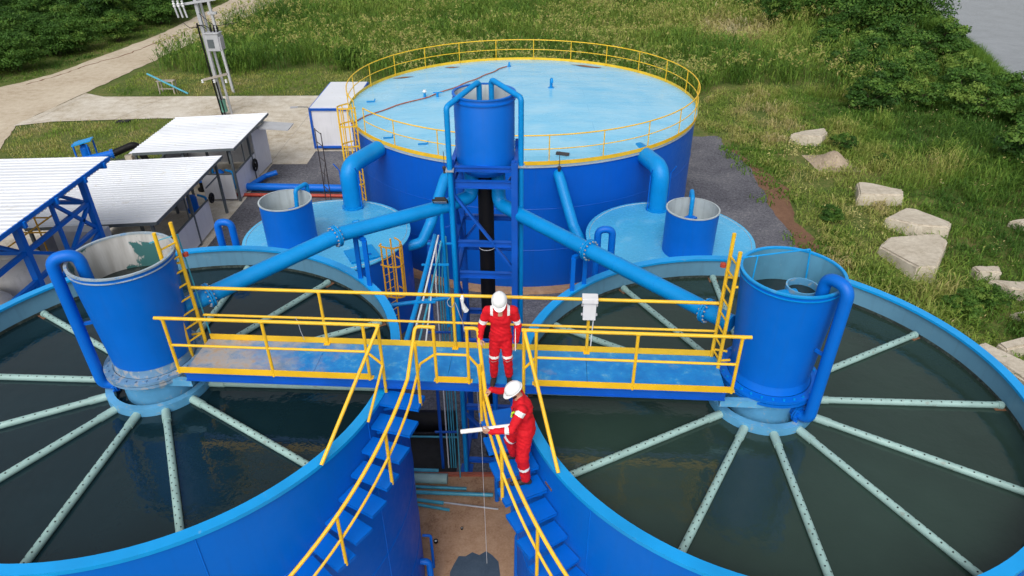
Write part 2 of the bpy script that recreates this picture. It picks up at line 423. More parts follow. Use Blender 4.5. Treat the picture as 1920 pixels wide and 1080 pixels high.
def sheet(name, poly, z, mat, wig=0.0, seed=1):
    """flat ground sheet with an uneven outline"""
    pts = []
    n = len(poly)
    for i in range(n):
        a, b = Vector(poly[i]), Vector(poly[(i+1) % n]); L = (b-a).length
        k = max(1, int(L/0.5)) if wig > 0 else 1
        for q in range(k):
            p_ = a.lerp(b, q/k)
            if wig > 0:
                w_ = (float(fbm(np.array(p_.x*0.9), np.array(p_.y*0.9), seed)) - 0.5)*2*wig
                nrm = Vector((b.y-a.y, a.x-b.x)).normalized()
                p_ = p_ + nrm*w_
            pts.append((p_.x, p_.y, z))
    bm = bmesh.new()
    vs_ = [bm.verts.new(p_) for p_ in pts]
    f_ = bm.faces.new(vs_)
    bm.normal_update()
    if f_.normal.z < 0: f_.normal_flip()
    bmesh.ops.triangulate(bm, faces=bm.faces[:])
    me = bpy.data.meshes.new(name); bm.to_mesh(me); bm.free(); me.materials.append(MATS[mat])
    o = bpy.data.objects.new(name, me); COL.objects.link(o)
    return struct(o)
sheet('dirt_verge', [(12.0, 3), (14.0, 12), (13.9, 26), (14.1, 31), (15.0, 34.5), (14.4, 37), (13.2, 42.0), (11, 42.0), (10, 20)], 0.006, 'soil', 0.5, 5)
sheet('gravel_yard', [(-24, 2), (12.2, 2), (12.6, 12), (12.9, 26.6), (13.1, 28.7), (13.3, 32.3), (13.7, 37.4), (13.3, 42.4), (6, 42.6), (-8.8, 42.6), (-13.7, 39.0), (-24, 39)], 0.012, 'gravel', 0.28, 2)
sheet('road', [(-62, 22), (-30, 36.5), (-33.6, 45.2), (-33.0, 53.0), (-32.3, 61), (-31.2, 75.6), (-29.6, 97), (-24, 150), (-31, 150), (-36.6, 96), (-36.6, 74.4), (-38.7, 58.5), (-40.7, 54.5), (-47, 44)], 0.016, 'road_concrete', 0.2, 3)
sheet('concrete_pad', [(-32.9, 52.9), (-31, 51.9), (-8.6, 51.9), (-8.6, 40.0), (-12.0, 40.0), (-12.0, 37.9), (-19.5, 37.9), (-19.5, 46.5), (-24.4, 46.6), (-31.5, 46.0), (-33.7, 45.1)], 0.022, 'pad_concrete', 0.0)
sheet('shed_floor', [(-27, 12.0), (-14.0, 12.0), (-14.0, 38.0), (-20.5, 38.0), (-20.5, 30.0), (-27, 30)], 0.020, 'pad_concrete', 0.05, 4)
# joints in the pad, each a thin recessed-looking seam of dark filler
for k, (a, b) in enumerate([((-27.5, 46.3), (-26.0, 51.9)), ((-21.0, 46.5), (-20.0, 51.9)), ((-14.2, 38.2), (-14.2, 51.9)), ((-33.0, 45.8), (-32.5, 52.4))]):
    mb = MB(); mb.bar((*a, 0.026), (*b, 0.026), 0.03, 0.004)
    o = mb.build('pad_joint', 'wood_grey', bpy.data.objects['concrete_pad'], (0, 0, 0), False)
mb = MB()
pp = [(-39.0, 55.5), (-37.8, 58.6), (-37.2, 62), (-36.0, 65), (-35.3, 69), (-34.7, 74), (-34.4, 80), (-33.9, 86), (-33.0, 93)]
fine = []
for i in range(len(pp)-1):
    for q in range(6):
        t = q/6; fine.append((pp[i][0]*(1-t)+pp[i+1][0]*t + rnd.uniform(-.16, .16), pp[i][1]*(1-t)+pp[i+1][1]*t, 0.021))
for a, b in zip(fine, fine[1:]): mb.bar(a, b, rnd.uniform(0.05, 0.2), 0.004)
mb.build('road_crack', 'soil', bpy.data.objects['road'], (0, 0, 0), False)
sl = sheet('slab', [(-5.5, 2.0), (3.4, 2.0), (3.4, 13.75), (-5.5, 13.85)], 0.020, 'slab_brown', 0.0)
mb = MB(); mb.bar((-5.5, 13.86, 0.05), (3.4, 13.76, 0.05), 0.10, 0.10)
mb.build('slab_edge', 'copper_red', sl, (0, 0, 0), False)
pts = [(-1.75 + 1.05*math.cos(a)*(1+0.07*math.sin(3*a+1)+.05*math.sin(7*a)), 10.12 + 1.05*math.sin(a)*(1+0.05*math.sin(5*a)+.04*math.sin(9*a+2))) for a in np.linspace(0, 2*math.pi, 40, endpoint=False)]
pts = [(-1.02 + (x+1.75)*.62, y - .02) for x, y in pts]
pts = [(-1.5, 9.2), (-1.57, 10.3), (-1.56, 10.65), (-1.48, 10.85), (-1.38, 11.10), (-1.2, 11.10), (-1.05, 11.22), (-.85, 11.13), (-.7, 11.25), (-.55, 11.14), (-.38, 10.95), (-.30, 10.2), (-.4, 9.2)]
sheet('wet_patch', pts, 0.025, 'slab_wet', 0.07, 6)
mb = MB(); mb.lathe([(BR+0.02, 0.0), (BR+0.02, 0.10), (BR+0.42, 0.10), (BR+0.46, 0.0)], (*BC, 0.012), 96)
struct(mb.build('tank_plinth', 'slab_brown'))
# river sheet and water in the tanks
mb = MB(); mb.add([(24, -400, -0.85), (1500, -400, -0.85), (1500, 1500, -0.85), (24, 1500, -0.85)], [(0, 1, 2, 3)])
struct(mb.build('river', 'river_water', smooth=False))
for nm, c, r_, mt in (('water', LC, RL, 'water_dark'), ('water', RC, RR, 'water_green')):
    mb = MB(); mb.disc((*c, WATER_Z), r_-0.09, 96)
    struct(mb.build(nm, mt, None, (*c, 0), False))

# ---------------------------------------------------------------- clarifier tanks
def radial_pipe_mesh():
    mb = MB(); r0, r1 = 0.80, 4.30; z = WATER_Z + 0.045; rr = 0.062
    mb.cone((r0, 0, z), (r1, 0, z), rr, rr, 12, 0)
    mb.cone((r0-0.02, 0, z), (r0+0.42, 0, z), rr+0.012, rr+0.012, 12, 0)
    mb.cone((r1-0.10, 0, z), (r1-0.02, 0, z), rr+0.014, rr+0.014, 12, 0)
    mb.box((r1-0.02, 0, z-0.05), (0.30, 0.20, 0.03), None, 2)
    k = 0; x = r0 + 0.55
    while x < r1 - 0.15:
        a = R(90 + (24 if k % 2 else -24)); p = Vector((x, math.cos(a)*rr, z + math.sin(a)*rr)); d = Vector((0, math.cos(a), math.sin(a)))
        mb.disc(p + d*0.0025, 0.0135, 7, 1, d)
        x += 0.088; k += 1
    return mb
def clarifier(label, c, r_):
    t = thing('clarifier_tank', label, 'tank', (*c, 0), 'open clarifier tanks')
    mb = MB(); mb.lathe([(r_, 0), (r_, RIM_Z-0.05), (r_-0.09, RIM_Z-0.05), (r_-0.09, 5.2)], (*c, 0), 128, mis=[0, 0, 1])
    mb.build('wall', ['blue_wall', 'inner_grey_blue'], t)
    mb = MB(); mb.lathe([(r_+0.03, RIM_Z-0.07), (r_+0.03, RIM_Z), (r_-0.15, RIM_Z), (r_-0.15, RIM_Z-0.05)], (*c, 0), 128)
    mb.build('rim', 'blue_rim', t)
    for zz in (1.8, 3.6, 5.4):
        mb = MB(); mb.lathe([(r_+0.002, zz-0.012), (r_+0.012, zz), (r_+0.002, zz+0.012)], (*c, 0), 128)
        mb.build('weld_seam', 'blue_wall', t)
    mb = MB(); mb.lathe([(0.93, WATER_Z-0.4), (0.93, WATER_Z+0.16), (0.80, WATER_Z+0.16), (0.80, WATER_Z-0.3)], (*c, 0), 64)
    mb.build('collar', 'blue_pale', t)
    mb = MB(); mb.lathe([(r_-0.094, WATER_Z-0.1), (r_-0.0945, WATER_Z+0.07)], (*c, 0), 128); mb.build('tide_line', 'tide_stain', t)
    for k in range(9):
        mb = MB(); mb.bar(pol(c, r_+.001, 20+k*40, 0.02), pol(c, r_+.001, 20+k*40, RIM_Z-.08), .016, .012); mb.build('weld_seam', 'blue_wall', t, smooth=False)
    src = None
    for k in range(12):
        a = R(-3 + 30*k)
        if src is None:
            src = radial_pipe_mesh().build('radial_pipe', ['teal_pipe', 'hole_dark', 'rust'], t, (0, 0, 0)); src.rotation_euler.z = a
        else: inst(src, 'radial_pipe', t, (0, 0, 0), a)
    return t
tank_l = clarifier('round blue open clarifier tank with dark water on the left of the walkway', LC, RL)
tank_r = clarifier('round blue open clarifier tank with greenish water on the right of the walkway', RC, RR)

# ---------------------------------------------------------------- centre drums
def drum(c, label, side, left, rs=0.96, zt=9.36):
    t = thing('centre_drum', label, 'drum', (*c, 0), 'drums in the tank centres')
    zb = 7.40
    ins_ = 'peeling_inside' if left else 'inner_teal'
    k_ = rs
    mb = MB(); mb.lathe([(0.05, zb), (0.69*k_, zb), (0.71*k_, zb+0.01), (0.855*k_, zt), (0.84*k_, zt), (0.70*k_, zb+0.5)], (*c, 0), 64, mis=[0, 0, 0, 0, 1])
    mb.build('body', ['blue_paint', ins_], t)
    ro = 0.857*k_
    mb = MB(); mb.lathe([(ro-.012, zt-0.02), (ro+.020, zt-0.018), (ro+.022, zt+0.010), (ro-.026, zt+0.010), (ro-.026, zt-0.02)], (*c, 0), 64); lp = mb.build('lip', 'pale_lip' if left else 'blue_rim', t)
    mb = MB(); mb.lathe([(ro-.016, zt-0.100), (ro+.012, zt-0.096), (ro+.013, zt-0.084), (ro-.012, zt-0.080)], (*c, 0), 64); mb.build('stiffener', 'pale_lip' if left else 'blue_pipe', lp)
    mb = MB(); mb.disc((*c, 8.72), 0.79*rs, 48); mb.build('inner_water', 'water_drum', t, smooth=False)
    if left:
        mb = MB(); mb.lathe([(0.26, 8.72), (0.25, 8.84), (0.15, 8.92), (0.0, 8.95)], (c[0]+0.12, c[1]-0.18, 0), 24); mb.build('inlet_cap', 'blue_pale', t)
    else:
        q = (c[0]+0.16, c[1]-0.12)
        mb = MB(); mb.lathe([(0.26, 8.6), (0.26, 9.10), (0.235, 9.10), (0.235, 8.85)], (*q, 0), 32); mb.disc((*q, 8.98), 0.236, 32, 1); mb.build('inner_pot', ['blue_pale', 'water_drum'], t)
        mb = MB(); mb.tube(fillet([(q[0]-0.55, q[1]-0.1, 8.6), (q[0]-0.5, q[1]-0.1, 8.95), (q[0]-0.1, q[1]-0.02, 8.95)], 0.2), 0.10, 14); mb.build('inner_elbow', 'blue_pipe', t)
        mb = MB(); a_ = Vector((c[0]-0.75, c[1]+0.12, 9.5)); b_ = Vector((c[0]+0.45, c[1]+0.52, 9.42)); mb.tube(fillet([(a_.x-.2, a_.y-.1, 9.5), a_, b_, (b_.x+.03, b_.y-.06, 8.75)], 0.04), 0.014, 8)
        mb.tube([a_ + Vector((.2, .05, 0)), a_ + Vector((.17, 0.0, -.45))], 0.012, 8); mb.build('sampling_pipe', 'blue_rim', t)
    mb = MB(); mb.lathe([(0.66, 7.14), (0.86, 7.14), (0.86, 7.19), (0.74, 7.19)], (*c, 0), 64); mb.lathe([(0.70, 7.21), (0.86, 7.21), (0.86, 7.26), (0.71, 7.26)], (*c, 0), 64)
    mb.lathe([(0.70, 7.26), (0.70*rs, 7.42)], (*c, 0), 64)
    fl = mb.build('flange', 'worn_flange' if left else 'blue_paint', t)
    bm_ = None
    for k in range(28):
        p = pol((0, 0), 0.80, k*360/28, 0)
        if bm_ is None:
            b_ = MB(); b_.cone((0, 0, 7.10), (0, 0, 7.285), 0.022, 0.022, 6); bm_ = b_.build('bolt', 'worn_flange' if left else 'blue_pipe', fl, (0, 0, 0)); bm_.location = p
        else: inst(bm_, 'bolt', fl, p)
    mb = MB(); mb.lathe([(0.66, 6.2), (0.66, 7.15)], (*c, 0), 64); mb.build('pedestal', 'blue_pale', t)
    # overflow pipe over the lip and down the side
    P_R = 1.0
    d = Vector((math.cos(R(side)), math.sin(R(side)), 0)); P0 = Vector((*c, 0)); n_ = Vector((-d.y, d.x, 0))
    pts = fillet([P0 + d*0.58 + Vector((0, 0, 8.9)), P0 + d*0.60 + Vector((0, 0, 9.52)), P0 + d*1.0 + Vector((0, 0, 9.50)), P0 + d*0.97 + Vector((0, 0, 6.86)), P0 + d*0.62 + Vector((0, 0, 6.86))], 0.24, 9)
    mb = MB(); mb.tube(pts, 0.098, 18); op = mb.build('overflow_pipe', 'blue_paint', t)
    mb = MB(); flange(mb, P0 + d*0.78 + Vector((0, 0, 6.86)), d, 0.17, 0.025, 8, 0, 0); mb.build('pipe_flange', 'blue_paint', op)
    mb = MB(); mb.bar(P0 + d*0.74 + Vector((0, 0, 8.2)), P0 + d*1.02 + Vector((0, 0, 8.2)), 0.05, 0.05); mb.build('pipe_clip', 'blue_paint', op)
    # stub that the feed pipe is bolted to is on the feed pipe; bracket beams that carry the walkway end
    s_ = 1 if left else -1
    e = W(-4.62 if left else 4.62, 0.1, 7.16)
    for tt in (0.06, 0.80):
        e = W(-4.60 if left else 4.60, tt, 7.13); q = e - WD*(0.75*s_)
        mb = MB(); mb.bar(e, (q.x, q.y, 7.13), 0.09, 0.14); mb.build('bracket', 'blue_pale', t, smooth=False)
    return t
def m_peel():
    m, nt, bs, L = newmat('peeling_inside')
    v = coords(nt); n = noise(nt, v, 1.05, 7, 0.62, 0.25)
    r = ramp(nt, [(0.56, (0, 0, 0)), (0.575, (1, 1, 1))]); L.new(n.outputs['Fac'], r.inputs[0])
    n2 = noise(nt, coords(nt, (4, 4, 0.5)), 2.0, 5); r2 = ramp(nt, [(0.35, (0.40, 0.39, 0.37)), (0.7, (0.56, 0.56, 0.55))]); L.new(n2.outputs['Fac'], r2.inputs[0])
    c = mixc(nt, r.outputs[0], r2.outputs[0], (0.035, 0.13, 0.13)); L.new(c, bs.inputs['Base Color']); bs.inputs['Roughness'].default_value = 0.55
m_peel()
paint('pale_lip', (0.33, 0.40, 0.45), 0.55, 0.15, 0.7, (0.08, 0.25, 0.5), 3.0, worn_at=0.56)
paint('worn_flange', (0.13, 0.27, 0.44), 0.6, 0.2, 0.8, (0.36, 0.36, 0.36), 2.0, worn_at=0.52)
paint('deck_worn', (0.012, 0.20, 0.55), 0.55, 0.2, 0.8, (0.40, 0.40, 0.42), 2.2, worn_at=0.53)
drum((-6.57, 10.05), 'blue centre drum with pale peeling inside in the left clarifier tank', 203, True)
drum((4.54, 9.50), 'blue centre drum with teal inside and an inner pot in the right clarifier tank', -60, False, 0.94, 9.31)

# ---------------------------------------------------------------- walkway
wk = thing('walkway', 'long blue steel walkway with yellow guard rails between the two centre drums', 'walkway', (*WO.xy, 0))
WW = 0.97
def m_deck():
    m, nt, bs, L = newmat('deck_mixed')
    v = coords(nt)
    sx = nt.nodes.new('ShaderNodeSeparateXYZ'); L.new(v, sx.inputs[0])
    n0 = noise(nt, v, 1.6, 6, 0.65)
    mr = nt.nodes.new('ShaderNodeMapRange'); mr.inputs[1].default_value = -1.6; mr.inputs[2].default_value = -4.4; L.new(sx.outputs[0], mr.inputs[0])
    ad = nt.nodes.new('ShaderNodeMath'); ad.operation = 'MULTIPLY_ADD'; ad.inputs[1].default_value = 0.55; L.new(mr.outputs[0], ad.inputs[0]); L.new(n0.outputs['Fac'], ad.inputs[2])
    r = ramp(nt, [(0.62, (0, 0, 0)), (0.95, (1, 1, 1))]); L.new(ad.outputs[0], r.inputs[0])
    n1 = noise(nt, v, 5.5, 8, 0.7); r1 = ramp(nt, [(0.40, (0.006, 0.20, 0.60)), (0.57, (0.012, 0.26, 0.66)), (0.68, (0.12, 0.38, 0.64))]); L.new(n1.outputs['Fac'], r1.inputs[0])
    n2 = noise(nt, v, 3.5, 8, 0.7); r2 = ramp(nt, [(0.35, (0.16, 0.27, 0.42)), (0.5, (0.42, 0.40, 0.40)), (0.62, (0.46, 0.33, 0.22))]); L.new(n2.outputs['Fac'], r2.inputs[0])
    L.new(mixc(nt, r.outputs[0], r1.outputs[0], r2.outputs[0]), bs.inputs['Base Color'])
    bs.inputs['Roughness'].default_value = 0.42
    b = nt.nodes.new('ShaderNodeBump'); b.inputs['Strength'].default_value = 0.4; b.inputs['Distance'].default_value = 0.01; L.new(n1.outputs['Fac'], b.inputs['Height']); L.new(b.outputs[0], bs.inputs['Normal'])
m_deck()
edges = [-4.66, -2.4, -0.05, 2.35, 4.66]
for a, b in zip(edges, edges[1:]):
    mb = MB(); c_ = W((a+b)/2, WW/2, DECK_Z-0.006); mb.box(c_, (b-a-0.006, WW, 0.012), WM); mb.build('deck_plate', 'deck_mixed', wk, smooth=False)
for tt in (0.02, WW-0.02):
    mb = MB()
    for zz, hh, ww in ((DECK_Z-0.10, 0.17, 0.012), (DECK_Z-0.02, 0.014, 0.075), (DECK_Z-0.18, 0.014, 0.075)):
        mb.bar(W(-4.66, tt, zz), W(4.66, tt, zz), ww, hh)
    mb.build('side_beam', 'blue_frame', wk, smooth=False)
for s_ in (-3.4, -1.6, 0.2, 1.8, 3.4):
    mb = MB(); mb.bar(W(s_, 0.05, DECK_Z-0.10), W(s_, WW-0.05, DECK_Z-0.10), 0.06, 0.12); mb.build('cross_beam', 'blue_frame', wk, smooth=False)
RT, RM = 8.53, 7.98
PR, MR_ = 0.030, 0.023
def rail_tube(pts, r_, name, parent, bend=0.06):
    mb = MB(); mb.tube(fillet(pts, bend, 5) if len(pts) > 2 else pts, r_, 10); return mb.build(name, 'yellow_paint', parent)
def post(s_, t, z0, parent, z1=RT):
    mb = MB(); mb.tube([W(s_, t, z0), W(s_, t, z1-0.01)], 0.028, 10)
    if z0 > 7.3: mb.box(W(s_, t + (.03 if t < .5 else -.03), DECK_Z+.008), (.11, .09, .012), WM)
    mb.tube([W(s_-.036, t, z1-.005), W(s_+.036, t, z1-.005)], .034, 8)
    return mb.build('post', 'yellow_paint', parent)
def toe(s0, s1, t, parent):
    mb = MB(); mb.bar(W(s0, t, DECK_Z+0.055), W(s1, t, DECK_Z+0.055), 0.010, 0.125); return mb.build('toe_board', 'yellow_paint', parent, smooth=False)
def empty_part(name, parent):
    o = bpy.data.objects.new(name, None); COL.objects.link(o); o.parent = parent; ORI[o.name] = ORI[parent.name]; return o
# back railing, whole length
g = empty_part('back_railing', wk)
rail_tube([W(-4.75, WW, RT), W(4.55, WW, RT)], PR, 'top_rail', g); rail_tube([W(-4.62, WW, RM-.03), W(4.6, WW, RM-.03)], MR_, 'mid_rail', g)
for s_ in (-2.4, -0.02, 2.36): post(s_, WW, DECK_Z-0.05, g)
toe(-4.62, 4.62, WW+0.012, g)
# front railing, left stretch, middle stretch and right stretch
g = empty_part('front_railing', wk)
LEND = Vector((-2.926, 7.444, RIM_Z)); REND = Vector((0.684, 7.26, RIM_Z))
rail_tube([W(-4.88, 0, RT), W(-1.10, 0, RT), LEND], PR, 'top_rail', g); rail_tube([W(-4.72, 0, RM), W(-1.37, 0, RM)], MR_, 'mid_rail', g)
mid_l = W(-1.37, 0, RM); c4 = W(-1.12, 0, 7.72)
rail_tube([mid_l, c4, Vector((-2.375, 8.38, RIM_Z))], MR_, 'stair_mid_rail', g, 0.03)
for s_ in (-4.74, -3.06, -1.37): post(s_, 0, DECK_Z-0.02, g)
post(-1.12, 0, 7.12, g); toe(-4.74, -1.37, -0.012, g)
g = empty_part('front_railing', wk)
rail_tube([W(-0.21, 0, RM), W(0.34, 0, RM)], MR_, 'mid_rail', g)
for s_ in (-0.21, 0.34): post(s_, 0, DECK_Z-0.02, g)
toe(-0.21, 0.34, -0.012, g)
g = empty_part('front_railing', wk)
rail_tube([W(4.88, 0, RT), W(1.27, 0, RT), REND], PR, 'top_rail', g); rail_tube([W(4.72, 0, RM), W(1.47, 0, RM), W(1.26, 0, 7.72)], MR_, 'mid_rail', g, 0.03)
for s_ in (4.74, 3.10, 1.47): post(s_, 0, DECK_Z-0.02, g)
post(1.27, 0, 7.12, g); toe(1.47, 4.74, -0.012, g)

# ---------------------------------------------------------------- spiral stairs on the tank walls
def stair(label, c, r_in, r_out, th0, dth, z0, dz, n, sgn, top_s, join_s):
    t = thing('staircase', label, 'staircase', (*c, 0), 'stairs winding down the tank walls')
    src = None
    half = abs(dth)*0.47
    for k in range(n):
        th = th0 + sgn*dth*k; z = z0 - dz*k
        if src is None:
            mb = MB(); w = 0.36
            mb.box(((r_in+r_out)/2, 0, -0.006), (r_out-r_in, w, 0.012))
            for yy in (-w/2+0.004, w/2-0.004): mb.box(((r_in+r_out)/2, yy, -0.03), (r_out-r_in-0.01, 0.008, 0.05))
            for xx in (r_out-0.004,): mb.box((xx, 0, -0.035), (0.008, w-0.01, 0.06))
            mb.bar((r_in, 0, -0.28), (r_out-0.1, 0, -0.03), 0.05, 0.05)
            src = mb.build('tread', 'blue_paint', t, (0, 0, 0), False); src.location = (0, 0, z); src.rotation_euler.z = R(th)
        else: inst(src, 'tread', t, (0, 0, z), R(th))
    def hp(k, h): return pol(c, r_out-0.02, th0 + sgn*dth*k, z0 - dz*k + h)
    ks = [0.0 + 0.5*i for i in range(0, 2*n-1)]
    g = empty_part('outer_railing', t)
    top = [W(join_s, 0, RT)] + [W(top_s, 0, RT)] + [hp(k, 1.06) for k in ks[2:]]
    rail_tube(top, PR, 'top_rail', g, 0.08)
    rail_tube([W(join_s, 0, RM)] + [W(top_s + (0.02 if sgn < 0 else -0.02), 0, RM-0.22)] + [hp(k, 0.55) for k in ks[2:]], MR_, 'mid_rail', g, 0.05)
    for k in range(0, n, 3):
        mb = MB(); a = hp(k, -0.06); b = hp(k, 1.05)
        if k == 0: b = Vector((a.x, a.y, 8.36))
        mb.tube([a, b], 0.028, 10); mb.build('post', 'yellow_paint', g)
    return t
stair('blue stair with yellow rails winding down the left tank, nobody on it', LC, RL+0.02, 5.20, -13.0, 4.35, 7.10, 0.235, 28, -1, -0.50, -0.21)
stair('blue stair with yellow rails winding down the right tank, used by the workers', RC, RR+0.02, 5.16, -166.6, 3.8, 7.22, 0.235, 28, 1, 0.52, 0.34)

# ---------------------------------------------------------------- yellow ladders at the drums
def ladder(label, f1, f2, z0, z1, z2, c):
    t = thing('ladder', label, 'ladder', (*f1, z0), 'yellow ladders on the walkway')
    a, b = Vector((*f1, 0)), Vector((*f2, 0)); d = (b-a)
    for q, zt in ((a, z1), (b, z2)):
        mb = MB(); mb.tube([q + Vector((0, 0, z0-0.22)), q + Vector((0, 0, zt))], 0.033, 10); mb.build('stile', 'yellow_paint', t)
    z = z0 + 0.16
    while z < min(z1, z2) - 0.2:
        mb = MB(); mb.tube([a + Vector((0, 0, z)), b + Vector((0, 0, z))], 0.018, 8); mb.build('rung', 'yellow_paint', t); z += 0.27
    cc = Vector((*c, 0))
    for zz in (7.55, 9.05):
        for q in (a, b):
            dd = (cc - q); rr = 0.70 + (zz-7.4)*0.08; L_ = dd.length; dd.normalize()
            mb = MB(); mb.tube([q + Vector((0, 0, zz)), q + dd*(L_-rr) + Vector((0, 0, zz))], 0.022, 8); mb.build('standoff', 'yellow_paint', t)
    return t
ladder('yellow ladder leaning up to the pale peeling drum on the left', (-5.88, 10.02), (-5.73, 10.33), DECK_Z, 9.78, 9.82, LC)
ladder('yellow ladder leaning up to the teal lined drum on the right', (3.60, 9.42), (3.57, 9.75), DECK_Z, 9.70, 9.86, RC)
# ---------------------------------------------------------------- feed pipes from the tower to the drums
def feed_pipe(label, pts, bend, fl_at, drum_c, mat='blue_pipe'):
    t = thing('feed_pipe', label, 'pipe', tuple(pts[0]), 'feed pipes from the tower')
    mb = MB(); mb.tube(fillet(pts, bend, 8), 0.160, 20); mb.build('pipe', mat, t)
    a_, b_ = Vector(pts[-3]), Vector(pts[-2])
    for u_ in (.12, .30, .55, .74):
        q_ = a_.lerp(b_, u_); d_ = (b_-a_).normalized(); mb = MB(); mb.cone(q_ - d_*.012, q_ + d_*.012, .165, .165, 20); mb.build('weld_ring', mat, t)
    for p, d in fl_at:
        mb = MB(); flange(mb, p, d, 0.235, 0.035, 14); mb.build('flange', ['blue_pipe', 'steel_bolt'], t)
    return t
E_L = Vector((-5.80, 10.58, 8.10)); E_R = Vector((3.66, 10.08, 8.04))
BL = Vector((-3.52, 12.62, 8.42)); dL = (E_L - BL).normalized()
tfl = [Vector((-0.92, 14.62, 8.95)), Vector((-0.92, 14.60, 8.36)), Vector((-1.49, 14.02, 8.38)), BL, E_L, E_L + dL*0.3]
feed_pipe('long blue feed pipe running from the tower to the left drum', tfl, 0.22, [(BL + dL*0.14, dL), (E_L - dL*0.22, dL)], LC)
BR_ = Vector((0.22, 13.98, 8.16)); dR = (E_R - BR_).normalized()
tfr = [Vector((-0.30, 14.66, 8.95)), Vector((-0.30, 14.55, 8.20)), BR_, E_R, E_R + dR*0.3]
PF = BR_ + dR*(E_R - BR_).length*0.40
feed_pipe('long blue feed pipe running from the tower to the right drum', tfr, 0.25, [(PF, dR), (E_R - dR*0.22, dR)], RC)
def pipe_stand(label, p, d, rim_pts):
    t = thing('pipe_stand', label, 'pipe support', (rim_pts[0].x, rim_pts[0].y, RIM_Z), 'pipe stands on the tank rims')
    w = Vector((-d.y, d.x, 0)).normalized()
    for k, q in enumerate(rim_pts):
        mb = MB(); mb.bar((q.x, q.y, RIM_Z), (q.x, q.y, p.z-0.22), 0.09, 0.09); mb.build('leg', 'blue_paint', t, smooth=False)
    a, b = rim_pts
    mb = MB(); mb.bar((a.x-w.x*0, a.y, p.z-0.20), (b.x, b.y, p.z-0.20), 0.10, 0.07); mb.build('cradle', 'blue_paint', t, smooth=False)
def rim_pt(c, r_, deg): return pol(c, r_-0.06, deg, RIM_Z)
aL = math.degrees(math.atan2(BL.y-LC[1], BL.x-LC[0])); aR = math.degrees(math.atan2(PF.y-RC[1], PF.x-RC[0]))
pipe_stand('small blue stand holding the left feed pipe above the tank rim', BL, dL, [rim_pt(LC, RL, aL-2.6), rim_pt(LC, RL, aL+2.6)])
pipe_stand('small blue stand holding the right feed pipe above the tank rim', PF, dR, [rim_pt(RC, RR, aR-2.6), rim_pt(RC, RR, aR+2.6)])

# ---------------------------------------------------------------- tower with the high drum
tw = thing('tower', 'tall blue steel tower frame standing between the clarifier tanks', 'tower', (*TC, 0))
T0 = Vector((*TC, 0))
def TP(x, y, z): return T0 + WM @ Vector((x, y, 0)) + Vector((0, 0, z))
HX, HY = 0.70, 0.70
for x in (-HX, HX):
    for y in (-HY, HY):
        mb = MB()
        for dx, wx, wy in ((0, 0.012, 0.15), (0.075, 0.14, 0.014), (-0.075, 0.14, 0.014)):
            mb.box(TP(x, y+dx, 4.72), (wx if dx == 0 else 0.14, wy if dx == 0 else 0.014, 9.44), WM)
        mb.build('leg', 'blue_frame', tw, smooth=False)
def ibeam(a, b, h, w, name='beam', mat='blue_frame'):
    mb = MB(); a, b = Vector(a), Vector(b); u = Vector((0, 0, h/2))
    mb.bar(a, b, 0.012, h); mb.bar(a+u, b+u, w, 0.014); mb.bar(a-u, b-u, w, 0.014); return mb.build(name, mat, tw, smooth=False)
for z, h in ((9.26, 0.10), (8.90, 0.16), (7.42, 0.12), (6.58, 0.14), (4.6, 0.12), (2.4, 0.14), (0.4, 0.12)):
    for s_ in (-1, 1):
        ibeam(TP(-HX+.08, s_*HY, z), TP(HX-.08, s_*HY, z), h, 0.10)
        ibeam(TP(s_*HX, -HY+.09, z), TP(s_*HX, HY-.09, z), h, 0.10)
for a, b in (((-HX, -HY, 8.72), (HX, -HY, 6.72)), ((HX, HY, 8.72), (-HX, HY, 6.72)), ((-HX, -HY, 6.4), (-HX, HY, 4.7)), ((HX, -HY, 6.4), (HX, HY, 4.7)),
             ((-HX, -HY, 2.2), (HX, -HY, 0.5)), ((HX, HY, 4.4), (-HX, HY, 2.6)), ((-HX, -HY, 4.4), (HX, -HY, 2.55)), ((-HX, -HY, 8.72), (-HX, HY, 6.72)), ((HX, -HY, 8.72), (HX, HY, 6.72))):
    mb = MB(); mb.bar(TP(*a), TP(*b), 0.10, 0.05); mb.build('brace', 'blue_frame', tw, smooth=False)
for x in (-HX, HX):
    for y in (-HY, HY):
        mb = MB(); mb.box(TP(x, y, 0.03), (0.34, 0.34, 0.03), WM); mb.build('base_plate', 'blue_frame', tw, smooth=False)
